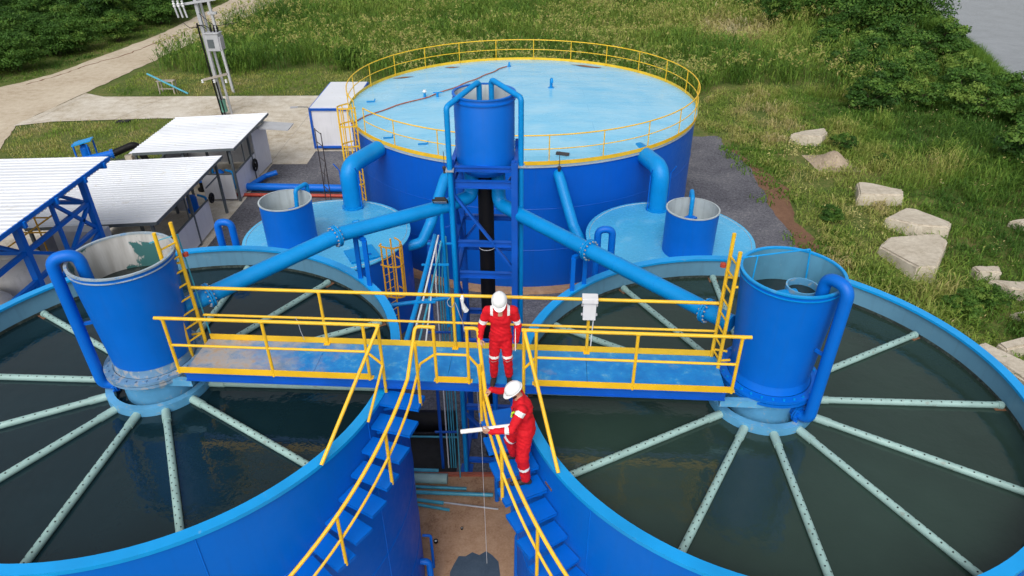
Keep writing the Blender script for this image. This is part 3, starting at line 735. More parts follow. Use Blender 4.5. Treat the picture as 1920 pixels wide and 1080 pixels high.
# high drum
hd = thing('high_drum', 'blue open drum with pale inside on top of the steel tower', 'drum', (*TC, 8.98))
mb = MB(); mb.lathe([(0.02, 8.95), (0.50, 8.97), (0.66, 9.12), (0.665, 10.72), (0.655, 10.74), (0.645, 10.72), (0.62, 9.4), (0.0, 9.35)], (*TC, 0), 56, mis=[0, 0, 0, 1, 1, 1, 1]); mb.build('body', ['blue_paint', 'pale_inside'], hd)
mb = MB(); mb.lathe([(0.66, 10.60), (0.69, 10.61), (0.69, 10.64), (0.665, 10.65)], (*TC, 0), 56); mb.lathe([(0.66, 10.72), (0.695, 10.73), (0.695, 10.755), (0.64, 10.755), (0.64, 10.73)], (*TC, 0), 56); mb.build('lip', 'blue_paint', hd)
for s_, nm in ((-1, 'left'), (1, 'right')):
    p0 = TP(s_*0.13 + (0.0), 0.25 if s_ < 0 else 0.36, 0); p1 = TP(s_*0.70, -0.70 if s_ < 0 else -0.52, 0)
    if s_ > 0: p1 = TP(0.83, -0.52, 0)
    pts = [p0 + Vector((0, 0, 10.1)), p0 + Vector((0, 0, 10.92)), Vector((p1.x, p1.y, 10.78)), Vector((p1.x, p1.y, 0.05))]
    if s_ < 0: pts = [p0 + Vector((0, 0, 10.1)), p0 + Vector((0, 0, 10.90)), TP(-0.70, -0.84, 10.66), TP(-0.70, -0.84, 0.05)]
    mb = MB(); mb.tube(fillet(pts, 0.10, 6), 0.06, 14); mb.build('overflow_pipe', 'blue_pipe', hd)
    q = pts[2]
    mb = MB(); mb.bar((q.x-.09, q.y, 9.28), (q.x+.09, q.y, 9.28), 0.2, 0.03); mb.build('pipe_clamp', 'steel_bolt', hd, smooth=False)
bp = thing('black_pipe', 'thick black vertical pipe hanging down inside the tower', 'pipe', (TC[0]-0.02, TC[1], 0))
mb = MB(); mb.cone((TC[0]-0.02, TC[1], 0.02), (TC[0]-0.02, TC[1], 8.97), 0.185, 0.185, 24); mb.build('tube', 'black_plastic', bp)
mb = MB(); mb.lathe([(0.19, 6.95), (0.196, 6.96), (0.19, 6.97)], (TC[0]-0.02, TC[1], 0), 24); mb.build('tie', 'white_pvc', bp)
# floodlight
fl = thing('floodlight', 'black floodlight on a thin blue post beside the tower', 'lamp', (-1.57, 13.86, 6.5))
mb = MB(); mb.tube([(-1.57, 13.86, 5.2), (-1.57, 13.86, 8.52)], 0.045, 12); mb.build('post', 'blue_pipe', fl)
mb = MB(); M_ = Matrix.Rotation(R(-38), 3, 'X')
mb.box((-1.57, 13.80, 8.60), (0.34, 0.24, 0.05), M_); mb.box(Vector((-1.57, 13.80, 8.60)) + M_ @ Vector((0, 0, 0.05)), (0.24, 0.15, 0.06), M_)
h_ = mb.build('housing', 'black_plastic', fl, smooth=False, bevel=0.01)
mb = MB(); mb.box(Vector((-1.57, 13.80, 8.60)) + M_ @ Vector((0, 0, -0.028)), (0.28, 0.18, 0.006), M_); mb.build('lens', 'light_grey', h_, smooth=False)
for z in (5.5, 7.9):
    mb = MB(); mb.bar((-1.57, 13.88, z), (-1.28, 14.05, z), 0.03, 0.03); mb.build('bracket', 'blue_frame', fl, smooth=False)
# conduits bridging tower and walkway, then down the tower leg
specs = [('blue_pipe', 0.050, -2.02, -1.78, 'thick blue conduit'), ('white_pvc', 0.020, -1.90, -1.70, 'white conduit nearest the thick blue one'), ('teal_pvc', 0.020, -1.77, -1.60, 'left teal conduit'),
         ('white_pvc', 0.016, -1.60, -1.74, 'white conduit crossing the teal ones'), ('teal_pvc', 0.020, -1.70, -1.54, 'right teal conduit')]
for mt, r_, xa, xb, lb in specs:
    if lb.startswith('white conduit cross'): pts = [(xb+0.10, 14.0, 7.50), (xb+0.06, 12.2, 7.36), (-1.62, 10.1, 7.24)]
    elif lb.startswith('right'): pts = [(xb, 14.15, 7.55), (-1.52, 14.0, 7.40), (-1.50, 13.7, 0.06)]
    else: pts = [(xa, 10.06, 7.26), (xa*0.6+xb*0.4, 11.8, 7.33), (xb, 14.1, 7.60)]
    mb = MB(); mb.tube(fillet(pts, 0.15, 5), r_, 10)
    o = mb.build('conduit', mt, None, pts[0]); tag(o, lb + ' running from the walkway to the tower', 'conduit', 'conduits beside the tower')
for k, (y, xa, xb) in enumerate([(13.9, -1.95, -1.36), (13.0, -1.98, -1.38), (11.6, -2.03, -1.55)]):
    mb = MB(); mb.bar((xa, y, 7.30 + (y-10)*0.05), (xb, y, 7.30 + (y-10)*0.05), 0.05, 0.03)
    o = mb.build('conduit_bracket', 'blue_pipe', None, (xa, y, 7.3), False); tag(o, ['blue conduit bracket closest to the tower', 'blue conduit bracket in the middle of the bundle', 'blue conduit bracket closest to the walkway'][k], 'bracket', 'conduit brackets')
for k, (x, mt) in enumerate([(-2.02, 'blue_frame'), (-1.86, 'white_pvc'), (-1.78, 'teal_pvc'), (-1.71, 'teal_pvc'), (-1.65, 'teal_pvc')]):
    mb = MB(); mb.tube([(x, 14.1, 0.02), (x+0.02, 14.1, 6.3), (x+0.1, 14.12, 7.45)], 0.045 if k == 0 else 0.018, 8)
    o = mb.build('riser_conduit', mt, None, (x, 14.1, 0)); tag(o, ['blue upright carrying the conduits under the walkway', 'white upright conduit seen below the walkway', 'leftmost teal upright conduit below the walkway', 'middle teal upright conduit below the walkway', 'rightmost teal upright conduit below the walkway'][k], 'conduit', 'upright conduits at the tower foot')
for k, z in enumerate((4.9, 3.2, 1.5)):
    mb = MB(); mb.bar((-2.16, 14.03, z), (-1.5, 14.03, z), 0.05, 0.04)
    o = mb.build('conduit_clamp', 'blue_frame', None, (-2.1, 14.0, z), False); tag(o, ['upper clamp on the upright conduits below the walkway', 'middle clamp on the upright conduits below the walkway', 'lower clamp on the upright conduits below the walkway'][k], 'clamp', 'clamps on the upright conduits')

# ---------------------------------------------------------------- big covered tank
bt = thing('storage_tank', 'huge round blue tank with pale cyan roof and yellow guard rail', 'tank', (*BC, 0))
mb = MB(); mb.lathe([(BR, 0.05), (BR, BH)], (*BC, 0), 160); mb.build('wall', 'blue_big', bt)
for zz in (1.8, 3.6):
    mb = MB(); mb.lathe([(BR+.002, zz-.012), (BR+.012, zz), (BR+.002, zz+.012)], (*BC, 0), 160); mb.build('weld_seam', 'blue_big', bt)
mb = MB(); mb.lathe([(BR+0.06, BH-0.05), (BR+0.06, BH), (BR-0.1, BH+0.02), (6.0, BH+0.12), (4.0, BH+0.20), (2.0, BH+0.26), (0.02, BH+0.28)], (*BC, 0), 160); rf = mb.build('roof', 'roof_cyan', bt)
mb = MB(); mb.lathe([(BR+0.065, BH-0.02), (BR+0.075, BH-0.02), (BR+0.075, BH+0.13), (BR+0.065, BH+0.13)], (*BC, 0), 160, closed=True); mb.build('toe_board', 'yellow_paint', bt)
mb = MB(); mb.lathe([(BR+0.01, BH-0.14), (BR+0.05, BH-0.14), (BR+0.05, BH-0.03), (BR+0.01, BH-0.03)], (*BC, 0), 160); mb.build('kerb_angle', 'pale_inside', bt)
g = empty_part('guard_railing', bt)
LAD = -149.0
for z, r_, nm in ((BH+1.10, 0.026, 'top_rail'), (BH+0.58, 0.020, 'mid_rail')):
    a0, a1 = LAD + 4.0, LAD + 360 - 4.0
    mb = MB(); mb.tube([pol(BC, BR+0.03, a0 + (a1-a0)*k/150, z) for k in range(151)], r_, 8); mb.build(nm, 'yellow_paint', g)
psrc = None
NP = 24
for k in range(NP):
    a = LAD + 4.0 + (352.0)*k/(NP-1); p = pol((0, 0), BR+0.03, a, 0)
    if psrc is None:
        mb = MB(); mb.tube([(0, 0, BH+0.02), (0, 0, BH+1.10)], 0.022, 8); psrc = mb.build('post', 'yellow_paint', g, (0, 0, 0)); psrc.location = p
    else: inst(psrc, 'post', g, p)
# caged ladder on the big tank
def caged_ladder(label, c, r_wall, ang, z0, z1, cage0, mat, over=1.0, group=None, cage_r=0.36, full=True):
    u = Vector((math.cos(R(ang)), math.sin(R(ang)), 0)); w = Vector((-u.y, u.x, 0)); P = Vector((*c, 0)) + u*(r_wall+0.16)
    t = thing('caged_ladder', label, 'ladder', (P.x, P.y, z0), group)
    for s_ in (-1, 1):
        mb = MB(); mb.bar(P + w*0.22*s_ + Vector((0, 0, z0)), P + w*0.22*s_ + Vector((0, 0, z1+over)), 0.05, 0.05); mb.build('stile', mat, t, smooth=False)
    z = z0 + 0.25
    while z < z1 + 0.1:
        mb = MB(); mb.tube([P - w*0.22 + Vector((0, 0, z)), P + w*0.22 + Vector((0, 0, z))], 0.013, 6); mb.build('rung', mat, t); z += 0.30
    zs = []; z = cage0
    while z <= z1 + over + 0.01: zs.append(z); z += 0.85 if full else 1.2
    if zs[-1] < z1 + over - 0.2: zs.append(z1 + over)
    def cp(a_, z): return P + w*(-0.22*math.cos(a_)*1.6) + u*(0.05 + math.sin(a_)*0.62) + Vector((0, 0, z))
    for z in zs:
        mb = MB(); q = [cp(math.pi*k/12, z) for k in range(13)]
        for a, b in zip(q, q[1:]): mb.bar(a, b, 0.012, 0.06)
        mb.build('hoop', mat, t, smooth=False)
    for k in range(1, 6):
        a_ = math.pi*k/6; mb = MB(); mb.bar(cp(a_, zs[0]), cp(a_, zs[-1]), 0.045, 0.012); mb.build('cage_bar', mat, t, smooth=False)
    return t
caged_ladder('tall yellow caged ladder on the left side of the huge tank', BC, BR+0.07, LAD, 0.02, BH+0.05, 2.4, 'yellow_paint', 1.05, 'caged ladders')
# dark thin scaffold ladder beside it
sc_ = thing('scaffold', 'thin dark steel lattice frame standing beside the yellow caged ladder', 'scaffold', (-8.2, 28.4, 0))
u = Vector((0.55, -0.83, 0)); a = Vector((-8.55, 28.9, 0)); b = a + u*0.75
for q in (a, b):
    mb = MB(); mb.tube([q, q + Vector((0, 0, 5.2))], 0.022, 6); mb.build('upright', 'dark_steel', sc_)
for z in (0.4, 1.1, 1.8, 2.5, 3.2, 3.9, 4.6, 5.15):
    mb = MB(); mb.tube([a + Vector((0, 0, z)), b + Vector((0, 0, z))], 0.018, 6); mb.build('rung', 'dark_steel', sc_)
mb = MB(); mb.tube([a + Vector((0, 0, 2.5)), b + Vector((0, 0, 3.9))], 0.014, 6); mb.build('diagonal', 'dark_steel', sc_)
# things on the roof
def roof_z(x, y): 
    r_ = math.hypot(x-BC[0], y-BC[1]); return float(np.interp(r_, [0, 2, 4, 6, 7.85], [BH+.28, BH+.26, BH+.20, BH+.12, BH+.02]))
hp_ = [(-6.9, 28.6), (-6.3, 29.6), (-5.2, 30.8), (-3.9, 31.9), (-2.6, 33.6), (-1.4, 35.6), (-0.6, 37.2), (-0.15, 37.9)]
sm = []
for i in range(len(hp_)-1):
    for q in range(5):
        t_ = q/5; x = hp_[i][0]*(1-t_)+hp_[i+1][0]*t_; y = hp_[i][1]*(1-t_)+hp_[i+1][1]*t_; sm.append((x+0.05*math.sin(y*4), y, roof_z(x, y)+0.035))
mb = MB(); mb.tube(sm, 0.028, 8); o = mb.build('hose', 'copper_red', None, sm[0]); tag(o, 'thin red hose lying across the cyan tank roof', 'hose')
def vent(x, y, label, h=0.42, r_=0.07, two=False):
    z = roof_z(x, y); t = thing('roof_vent', label, 'vent', (x, y, z), 'vents on the tank roof')
    mb = MB(); mb.tube(fillet([(x, y, z-.02), (x, y, z+h), (x+0.02, y-0.14, z+h+.02), (x+0.02, y-0.16, z+h-.14)], 0.08, 5), r_, 12); mb.build('neck', 'blue_pipe', t)
    mb = MB(); mb.lathe([(r_, 0.03), (r_+.07, 0.03), (r_+.07, 0)], (x, y, z), 16); mb.build('collar', 'blue_pipe', t)
vent(1.94, 33.2, 'blue gooseneck vent alone on the right half of the cyan roof')
vent(-0.10, 37.95, 'small dark capped vent where the red hose ends', 0.2, 0.05)
for k, (x, y, lb) in enumerate([(-4.05, 32.0, 'small blue valve with white cap next to the red hose on the roof'), (-3.45, 31.95, 'small blue valve with handle right of the red hose on the roof')]):
    z = roof_z(x, y); t = thing('roof_valve', lb, 'valve', (x, y, z), 'valves on the roof')
    mb = MB(); mb.cone((x, y, z-.01), (x, y, z+0.22), 0.06, 0.06, 12); mb.build('stem', 'blue_pipe', t)
    mb = MB()
    if k == 0: mb.lathe([(0.0, .36), (0.07, .34), (0.10, .27), (0.07, .21), (0, .2)], (x, y, z), 14); mb.build('cap', 'white_pvc', t)
    else: mb.bar((x-.2, y, z+.2), (x+.25, y, z+.22), 0.05, 0.04); mb.build('handle', 'blue_pipe', t)
for k, (x, y, an, lb) in enumerate([(-6.55, 31.6, 0.6, 'small blue bracket near the left edge of the roof'), (-3.5, 25.9, 0.2, 'small blue clip on the roof near the rail left of the tower'), (-5.0, 26.7, 0.1, 'small blue clip on the roof left of the other clip')]):
    z = roof_z(x, y); mb = MB(); mb.bar((x-.18, y, z+.04), (x+.18, y+.05, z+.04), 0.06, 0.05); mb.bar((x+.18, y+.05, z+.04), (x+.22, y+.05, z+.16), 0.05, 0.05)
    o = mb.build('roof_bracket', 'blue_pipe', None, (x, y, z), False); tag(o, lb, 'bracket', 'brackets on the roof')
x, y = 1.95, 24.75; z = roof_z(x, y)
mb = MB(); mb.box((x, y, z+.05), (0.5, 0.16, 0.08), Matrix.Rotation(R(-18), 3, 'Z')); o = mb.build('roof_sensor', 'dark_steel', None, (x, y, z), False); tag(o, 'dark flat sensor bar on the roof right of the tower', 'sensor')
for k, (x, y, sx, sy, an, lb) in enumerate([(-3.2, 38.0, .38, .16, 0, 'pale patch of flaked paint at the far left of the cyan roof'), (4.1, 38.1, .75, .22, -25, 'long rusty patch at the far right of the cyan roof'), (-5.6, 36.0, .5, .14, 10, 'small rusty patch on the far left of the cyan roof')]):
    z = roof_z(x, y) + 0.012; mb = MB(); q = [(x + sx*math.cos(a_)*(1+.2*math.sin(3*a_)), y + sy*math.sin(a_)*(1+.2*math.cos(4*a_)) + math.tan(R(an))*sx*math.cos(a_)) for a_ in np.linspace(0, 2*math.pi, 18, endpoint=False)]
    mb.add([(p_[0], p_[1], roof_z(*p_)+.012) for p_ in q] + [(x, y, z)], [(i, (i+1) % 18, 18) for i in range(18)])
    mb.build('rust_patch', 'rust', rf, ORI[bt.name], False)
# sloping pipes from the big tank wall
def simple_pipe(name, label, pts, r_, mat, cat='pipe', bend=0.3, group=None, flanges=()):
    t = thing(name, label, cat, tuple(pts[0]), group)
    mb = MB(); mb.tube(fillet(pts, bend, 8) if len(pts) > 2 else pts, r_, 18); mb.build('tube', mat, t)
    for p, d in flanges:
        mb = MB(); flange(mb, p, d, r_*1.5, 0.03, 10); mb.build('flange', [mat, 'steel_bolt'], t)
    return t
SL, SR, SRAD, SH = (-6.69, 22.19), (5.66, 21.84), 2.94, 3.5
simple_pipe('drain_pipe', 'blue pipe sloping from the huge tank down to the left small tank', [(-2.35, 24.4, 4.95), (-2.50, 23.95, 4.92), (-2.98, 22.5, 3.72), (-3.3, 22.2, 3.12), (-3.85, 22.1, 3.0)], 0.20, 'blue_pipe', bend=0.35, group='sloping pipes')
simple_pipe('drain_pipe', 'blue pipe sloping from the huge tank down to the right small tank', [(1.72, 24.4, 5.02), (1.78, 23.9, 5.0), (2.28, 22.6, 3.55), (2.8, 22.1, 2.6), (3.0, 22.0, 2.3)], 0.20, 'blue_pipe', bend=0.3, group='sloping pipes')
for k, (x, y) in enumerate([(-2.5, 23.98), (1.78, 23.92)]):
    mb = MB(); mb.cone((x, y, 5.08), (x, y, 5.3), 0.05, 0.05, 10); mb.cone((x, y-.06, 5.3), (x, y-.06, 5.38), 0.07, 0.07, 8); mb.tube([(x, y, 5.3), (x, y, 5.95)], 0.012, 6)
    o = mb.build('spindle_valve', 'dark_steel', None, (x, y, 5.08)); tag(o, ['dark valve spindle on top of the left sloping pipe', 'dark valve spindle on top of the right sloping pipe'][k], 'valve', 'valve spindles')
# ---------------------------------------------------------------- the two small covered tanks
def small_tank(c, label, hatch):
    t = thing('covered_tank', label, 'tank', (*c, 0), 'small covered tanks')
    mb = MB(); mb.lathe([(SRAD, 0.02), (SRAD, SH)], (*c, 0), 96); mb.build('wall', 'blue_big', t)
    mb = MB(); mb.lathe([(SRAD+.04, SH-.04), (SRAD+.04, SH+.005), (SRAD-.05, SH+.01), (1.5, SH+.06), (0.01, SH+.09)], (*c, 0), 96); mb.build('roof', 'roof_plain', t)
    mb = MB(); mb.lathe([(SRAD-.10, SH+.012), (SRAD-.09, SH+.03), (SRAD-.08, SH+.012)], (*c, 0), 96); mb.build('weld_ring', 'pale_inside', t)
    if hatch:
        q = Vector((*hatch, SH+.05)); M_ = Matrix.Rotation(R(28), 3, 'Z')
        mb = MB(); mb.box(q, (1.0, 0.95, 0.10), M_); h_ = mb.build('hatch', 'blue_pipe', t, smooth=False, bevel=0.01)
        mb = MB(); mb.bar(q + Vector((.1, -.2, .09)), q + Vector((.35, -.12, .09)), 0.03, 0.05); mb.build('handle', 'blue_paint', h_, smooth=False)
    return t
paint('roof_plain', (0.07, 0.42, 0.72), 0.24, 0.12, 0.35, (0.20, 0.52, 0.74), 0.35, bump=0.03, worn_at=0.56)
small_tank(SL, 'small round blue tank with cyan roof left of the tower', (-5.15, 20.55))
small_tank(SR, 'small round blue tank with cyan roof right of the tower', None)
def roof_drum(c, z0, z1, label, hook):
    t = thing('roof_drum', label, 'drum', (*c, z0), 'drums on the small tanks')
    mb = MB(); mb.lathe([(0.855, z0), (0.865, z1), (0.845, z1), (0.835, z0+.25), (0.0, z0+.24)], (*c, 0), 56, mis=[0, 1, 1, 1]); mb.build('body', ['blue_paint', 'pale_inside'], t)
    mb = MB(); mb.lathe([(0.855, z1-.03), (0.885, z1-.025), (0.885, z1+.008), (0.835, z1+.008)], (*c, 0), 56); mb.build('lip', 'pale_inside', t)
    h_ = Vector(hook); inn = (Vector((*c, 0)) - Vector((h_.x, h_.y, 0))).normalized()
    mb = MB(); mb.tube(fillet([h_ + inn*(-.3) + Vector((0, 0, z1-.3)), h_ + inn*(-.3) + Vector((0, 0, z1+.16)), h_ + inn*.28 + Vector((0, 0, z1+.13)), h_ + inn*.36 + Vector((0, 0, z1-.5))], 0.12, 6), 0.075, 14); mb.build('inlet_pipe', 'blue_pipe', t)
    mb = MB(); mb.box(h_ + inn*.5 + Vector((0, 0, z1-.55)), (0.35, .3, .12), Matrix.Rotation(R(40), 3, 'Z')); mb.build('splash_plate', 'blue_paint', t, smooth=False)
    return t
d1, d2 = (-7.68, 21.25), (6.05, 20.72)
roof_drum(d1, SH+.01, 5.28, 'blue open drum on the left small tank', pol(d1, 0.85, 65, 0))
roof_drum(d2, SH+.01, 5.14, 'blue open drum on the right small tank', pol(d2, 0.85, 80, 0))
def big_elbow(label, p, q, top):
    t = thing('elbow_pipe', label, 'pipe', (*p, SH), 'thick elbow pipes')
    mb = MB(); mb.tube(fillet([(*p, SH+.02), (*p, top), (*q, top)], 0.55, 9), 0.335, 24); mb.build('tube', 'blue_pipe', t)
    mb = MB(); mb.lathe([(0.335, .10), (0.42, .10), (0.42, .02)], (*p, SH), 24); mb.build('base_ring', 'blue_pipe', t)
    d = Vector((q[0]-p[0], q[1]-p[1], 0)).normalized(); w = Vector((-d.y, d.x, 0))
    for s_ in (-1, 1):
        a = Vector((*p, 0)) + w*0.42*s_
        mb = MB(); mb.tube(fillet([a + Vector((0, 0, SH+.05)), a + Vector((0, 0, top-.2)), a + w*.06*s_ - d*.22 + Vector((0, 0, top+.12))], .08, 4), 0.022, 8); mb.build('thin_pipe', 'blue_paint', t)
    return t
big_elbow('thick blue elbow pipe rising from the left small tank into the huge tank', (-6.2, 24.40), (-5.35, 26.3), 5.20)
big_elbow('thick blue elbow pipe rising from the right small tank into the huge tank', (5.62, 24.05), (5.05, 26.0), 5.20)
caged_ladder('orange caged ladder on the small tank left of the tower', SL, SRAD+.05, -38.5, 0.02, SH, 2.3, 'orange_paint', 0.72, 'caged ladders', full=False)
caged_ladder('orange caged ladder half hidden behind the right drum', SR, SRAD+.05, -35, 0.02, SH, 2.3, 'orange_paint', 0.35, 'caged ladders', full=False)
mb = MB(); c_ = (-5.75, 22.3); mb.tube(fillet([(*c_, SH+.05), (*c_, SH+.42), (c_[0]+.22, c_[1], SH+.44)], .1, 5), 0.07, 12); o = mb.build('vent_stub', 'blue_pipe', None, (*c_, SH)); tag(o, 'short blue vent stub on the roof of the left small tank', 'vent')
# inverted U pipes standing at the clarifier walls
for k, (x, y, z, w_, lb) in enumerate([(-7.12, 14.85, 7.60, .34, 'blue inverted U pipe behind the rim of the left clarifier'), (2.02, 14.25, 7.66, .34, 'blue inverted U pipe behind the rim of the right clarifier')]):
    t = thing('siphon_pipe', lb, 'pipe', (x, y, 0), 'inverted U pipes'); mb = MB(); mb.tube(fillet([(x, y, 0.02), (x, y, z), (x+w_, y, z), (x+w_, y, 0.02)], w_*.49, 8), 0.085, 14); mb.build('tube', 'blue_paint', t)

# ---------------------------------------------------------------- ground pipes between sheds and huge tank
simple_pipe('ground_pipe', 'blue pipe lying on the gravel behind the left small tank', [(-14.6, 33.95, .32), (-8.2, 33.6, .32)], 0.20, 'blue_paint')
simple_pipe('branch_pipe', 'short blue branch pipe with valve beside the white shed wall', [(-14.0, 34.1, .32), (-13.6, 35.4, .32), (-13.0, 35.6, .45)], 0.14, 'blue_paint', bend=.15)
simple_pipe('red_pipe', 'thin red pipe on the gravel in front of the blue pipe', [(-14.6, 33.35, .12), (-8.3, 33.1, .12)], 0.09, 'red_pipe')
# black culvert pipe and mat under the walkway
simple_pipe('black_ground_pipe', 'fat black pipe on the ground under the walkway', [(-3.6, 15.75, .35), (-1.75, 15.7, .35)], 0.33, 'black_plastic')
sheet('black_mat', [(-3.7, 13.92), (-1.62, 13.92), (-1.66, 15.5), (-3.7, 15.5)], 0.028, 'black_matte', 0.06, 9)
simple_pipe('conduit_line', 'pair of thin teal conduits low above the black mat', [(-3.4, 14.9, .5), (-1.6, 14.85, .5)], 0.03, 'teal_pvc')
simple_pipe('pump_bend', 'dark blue pipe bend with open end behind the walkway', [(-3.6, 17.6, 1.6), (-2.15, 17.6, 1.6), (-2.1, 17.55, 0.6)], 0.30, 'blue_frame', bend=.4)
simple_pipe('link_pipe', 'thin blue pipe reaching from the left tank to the conduits', [(-3.2, 13.2, 6.2), (-1.5, 13.6, 6.2)], 0.05, 'blue_pipe')
# ---------------------------------------------------------------- loose pipes on the brown slab
for k, (a, b, r_, mt, lb) in enumerate([
    ((-3.1, 13.15, .10), (-0.55, 13.02, .10), .055, 'teal_pvc', 'longest teal pipe lying on the brown slab'),
    ((-3.0, 13.38, .06), (-1.30, 13.28, .06), .045, 'teal_pvc', 'teal pipe lying just behind the longest one'),
    ((-3.0, 13.62, .16), (-1.85, 13.55, .16), .15, 'teal_pipe', 'fat pale teal pipe piece lying at the back of the slab'),
    ((-3.0, 13.72, .36), (-2.1, 13.68, .36), .05, 'teal_pvc', 'short teal pipe lying on the fat pale pipe'),
    ((-2.95, 12.95, .06), (-1.9, 12.78, .06), .05, 'teal_pvc', 'short teal pipe lying in front of the longest one'),
    ((-2.9, 12.8, .05), (-1.72, 12.55, .05), .04, 'teal_pvc', 'short teal pipe nearest the camera on the slab'),
    ((-2.3, 12.88, .04), (-0.40, 12.58, .04), .025, 'light_grey', 'thin grey rod lying across the brown slab')]):
    mb = MB(); mb.tube([a, b], r_, 12); o = mb.build('loose_pipe', mt, None, a); tag(o, lb, 'pipe', 'loose pipes on the slab')
for k, x in enumerate((-0.42, 0.02)):
    simple_pipe('standpipe', ['blue standing pipe left of its twin below the right stair', 'blue standing pipe right of its twin below the right stair'][k], [(x, 13.0 - k*.6, 6.3 - k*.5), (x-.02, 12.9-k*.6, 0.03)], 0.065, 'blue_paint', group='standing pipes below the right stair')
for k in range(5):
    x = 0.30 + k*.10; mb = MB(); mb.tube([(x, 12.9, .06), (x+.05, 10.0, .06), (x-.0, 6.0, .06)], 0.045, 8)
    o = mb.build('brown_pipe', 'brown_pipe', None, (x, 12.9, .06)); tag(o, ['brown', 'second brown', 'middle brown', 'fourth brown', 'fifth brown'][k] + ' pipe from the left lying below the right stair', 'pipe', 'brown pipes below the right stair')
simple_pipe('wall_pipe', 'blue bent pipe at the foot of the left tank wall', [(-2.2, 10.1, 1.2), (-1.95, 10.1, 1.2), (-1.92, 10.0, 0.03)], 0.075, 'blue_paint', bend=.12)
simple_pipe('wall_pipe', 'thin blue bent pipe behind the thicker one at the left tank', [(-2.2, 10.9, 1.1), (-2.0, 10.9, 1.1), (-1.98, 10.8, 0.03)], 0.035, 'blue_paint', bend=.08)
simple_pipe('wall_pipe', 'blue bent pipe at the foot of the right tank wall', [(0.55, 10.6, 1.5), (0.10, 10.6, 1.5), (0.08, 10.5, 0.03)], 0.07, 'blue_paint', bend=.12)
for k, (x, y, r_) in enumerate([(-2.0, 11.55, .06), (-1.35, 11.95, .035)]):
    mb = MB(); mb.lathe([(r_, 0), (r_, .05), (r_*.6, .05), (r_*.6, .02)], (x, y, .022), 14); mb.disc((x, y, .06), r_*.6, 12, 1)
    o = mb.build('pipe_stub', ['black_plastic', 'white_pvc'], None, (x, y, .02)); tag(o, ['small white capped pipe stub in the brown slab', 'tiny white cap right of the larger stub in the slab'][k], 'pipe stub')

# ---------------------------------------------------------------- small things on the walkway
eb = thing('electrical_box', 'white electrical box on a post of the back railing', 'electrical box', tuple(W(2.36, WW-.03, 8.1)))
mb = MB(); mb.box(W(2.36, WW-.06, 8.36), (0.22, 0.14, 0.36), WM); mb.build('case', 'white_panel', eb, smooth=False, bevel=.008)
mb = MB(); mb.box(W(2.36, WW-.07, 8.59), (0.27, 0.20, 0.09), WM); mb.build('hood', 'white_panel', eb, smooth=False, bevel=.008)
for s_ in (-1, 1):
    for z in (8.26, 8.45):
        mb = MB(); mb.cone(W(2.36+s_*.11, WW-.06, z), W(2.36+s_*.14, WW-.06, z), .025, .025, 8); mb.build('gland', 'light_grey', eb)
mb = MB(); mb.tube([W(2.44, WW-.05, 8.18), W(2.43, WW+.05, 7.42)], .012, 6); mb.build('cable_conduit', 'white_pvc', eb)
mb = MB(); bpnts = [W(.155, WW-.02, 8.56), W(.15, WW-.05, 8.50), W(.155, WW-.06, 8.42), W(.18, WW-.06, 8.32), W(.22, WW-.06, 8.25)]
mb.tube(bpnts, .04, 10, radii=[.02, .04, .025, .045, .05]); o = mb.build('plastic_bag', 'white_pvc', None, tuple(bpnts[0])); tag(o, 'crumpled white plastic bag tied to the back rail', 'bag')
for k, pts in enumerate([[W(-.05, WW-.03, 8.52), W(-.12, WW-.03, 8.42), W(-.10, WW-.03, 8.33), W(-.03, WW-.04, 8.30), W(.02, WW-.05, 8.45), W(.10, WW-.06, 8.15), W(.14, WW-.05, 8.0), W(.16, WW-.05, 7.8)], [W(-2.9, WW-.03, 7.97), W(-2.86, WW-.05, 7.9), W(-2.84, WW-.06, 7.7), W(-2.80, WW-.06, 7.5)]]):
    mb = MB(); mb.tube(fillet(pts, .05, 3), .006, 6); o = mb.build('wire', 'light_grey', None, tuple(pts[0])); tag(o, ['thin loose wire looped on the back rail post beside the white bag', 'thin loose wire hanging from the left part of the back rail'][k], 'wire')
mb = MB(); mb.tube([(-.72, 10.15, 7.2), (-.70, 11.2, 4.0), (-.66, 10.9, .03)], .006, 5); o = mb.build('wire', 'white_pvc', None, (-.72, 10.15, 7.2)); tag(o, 'thin pale wire hanging from the walkway down to the brown slab', 'wire')
# thin sampling line on the left ladder
mb = MB(); mb.tube([(-6.2, 10.35, 9.42), (-5.72, 10.42, 9.55), (-5.70, 10.44, 8.6), (-5.66, 10.44, 7.45)], .014, 6); o = mb.build('sampling_line', 'teal_pvc', None, (-5.72, 10.42, 9.55)); tag(o, 'thin teal sampling line beside the left yellow ladder', 'pipe')
mb = MB(); mb.lathe([(0, .05), (.05, .03), (.05, -.03), (0, -.05)], (-5.69, 10.44, 9.15), 10); o = mb.build('needle_valve', 'red_pipe', None, (-5.69, 10.44, 9.15)); tag(o, 'small red valve knob on the line beside the left ladder', 'valve')
mb = MB(); mb.lathe([(0, .05), (.05, .03), (.05, -.03), (0, -.05)], (3.50, 9.80, 9.25), 10); o = mb.build('needle_valve', 'red_pipe', None, (3.50, 9.80, 9.25)); tag(o, 'small red valve knob beside the right ladder', 'valve')

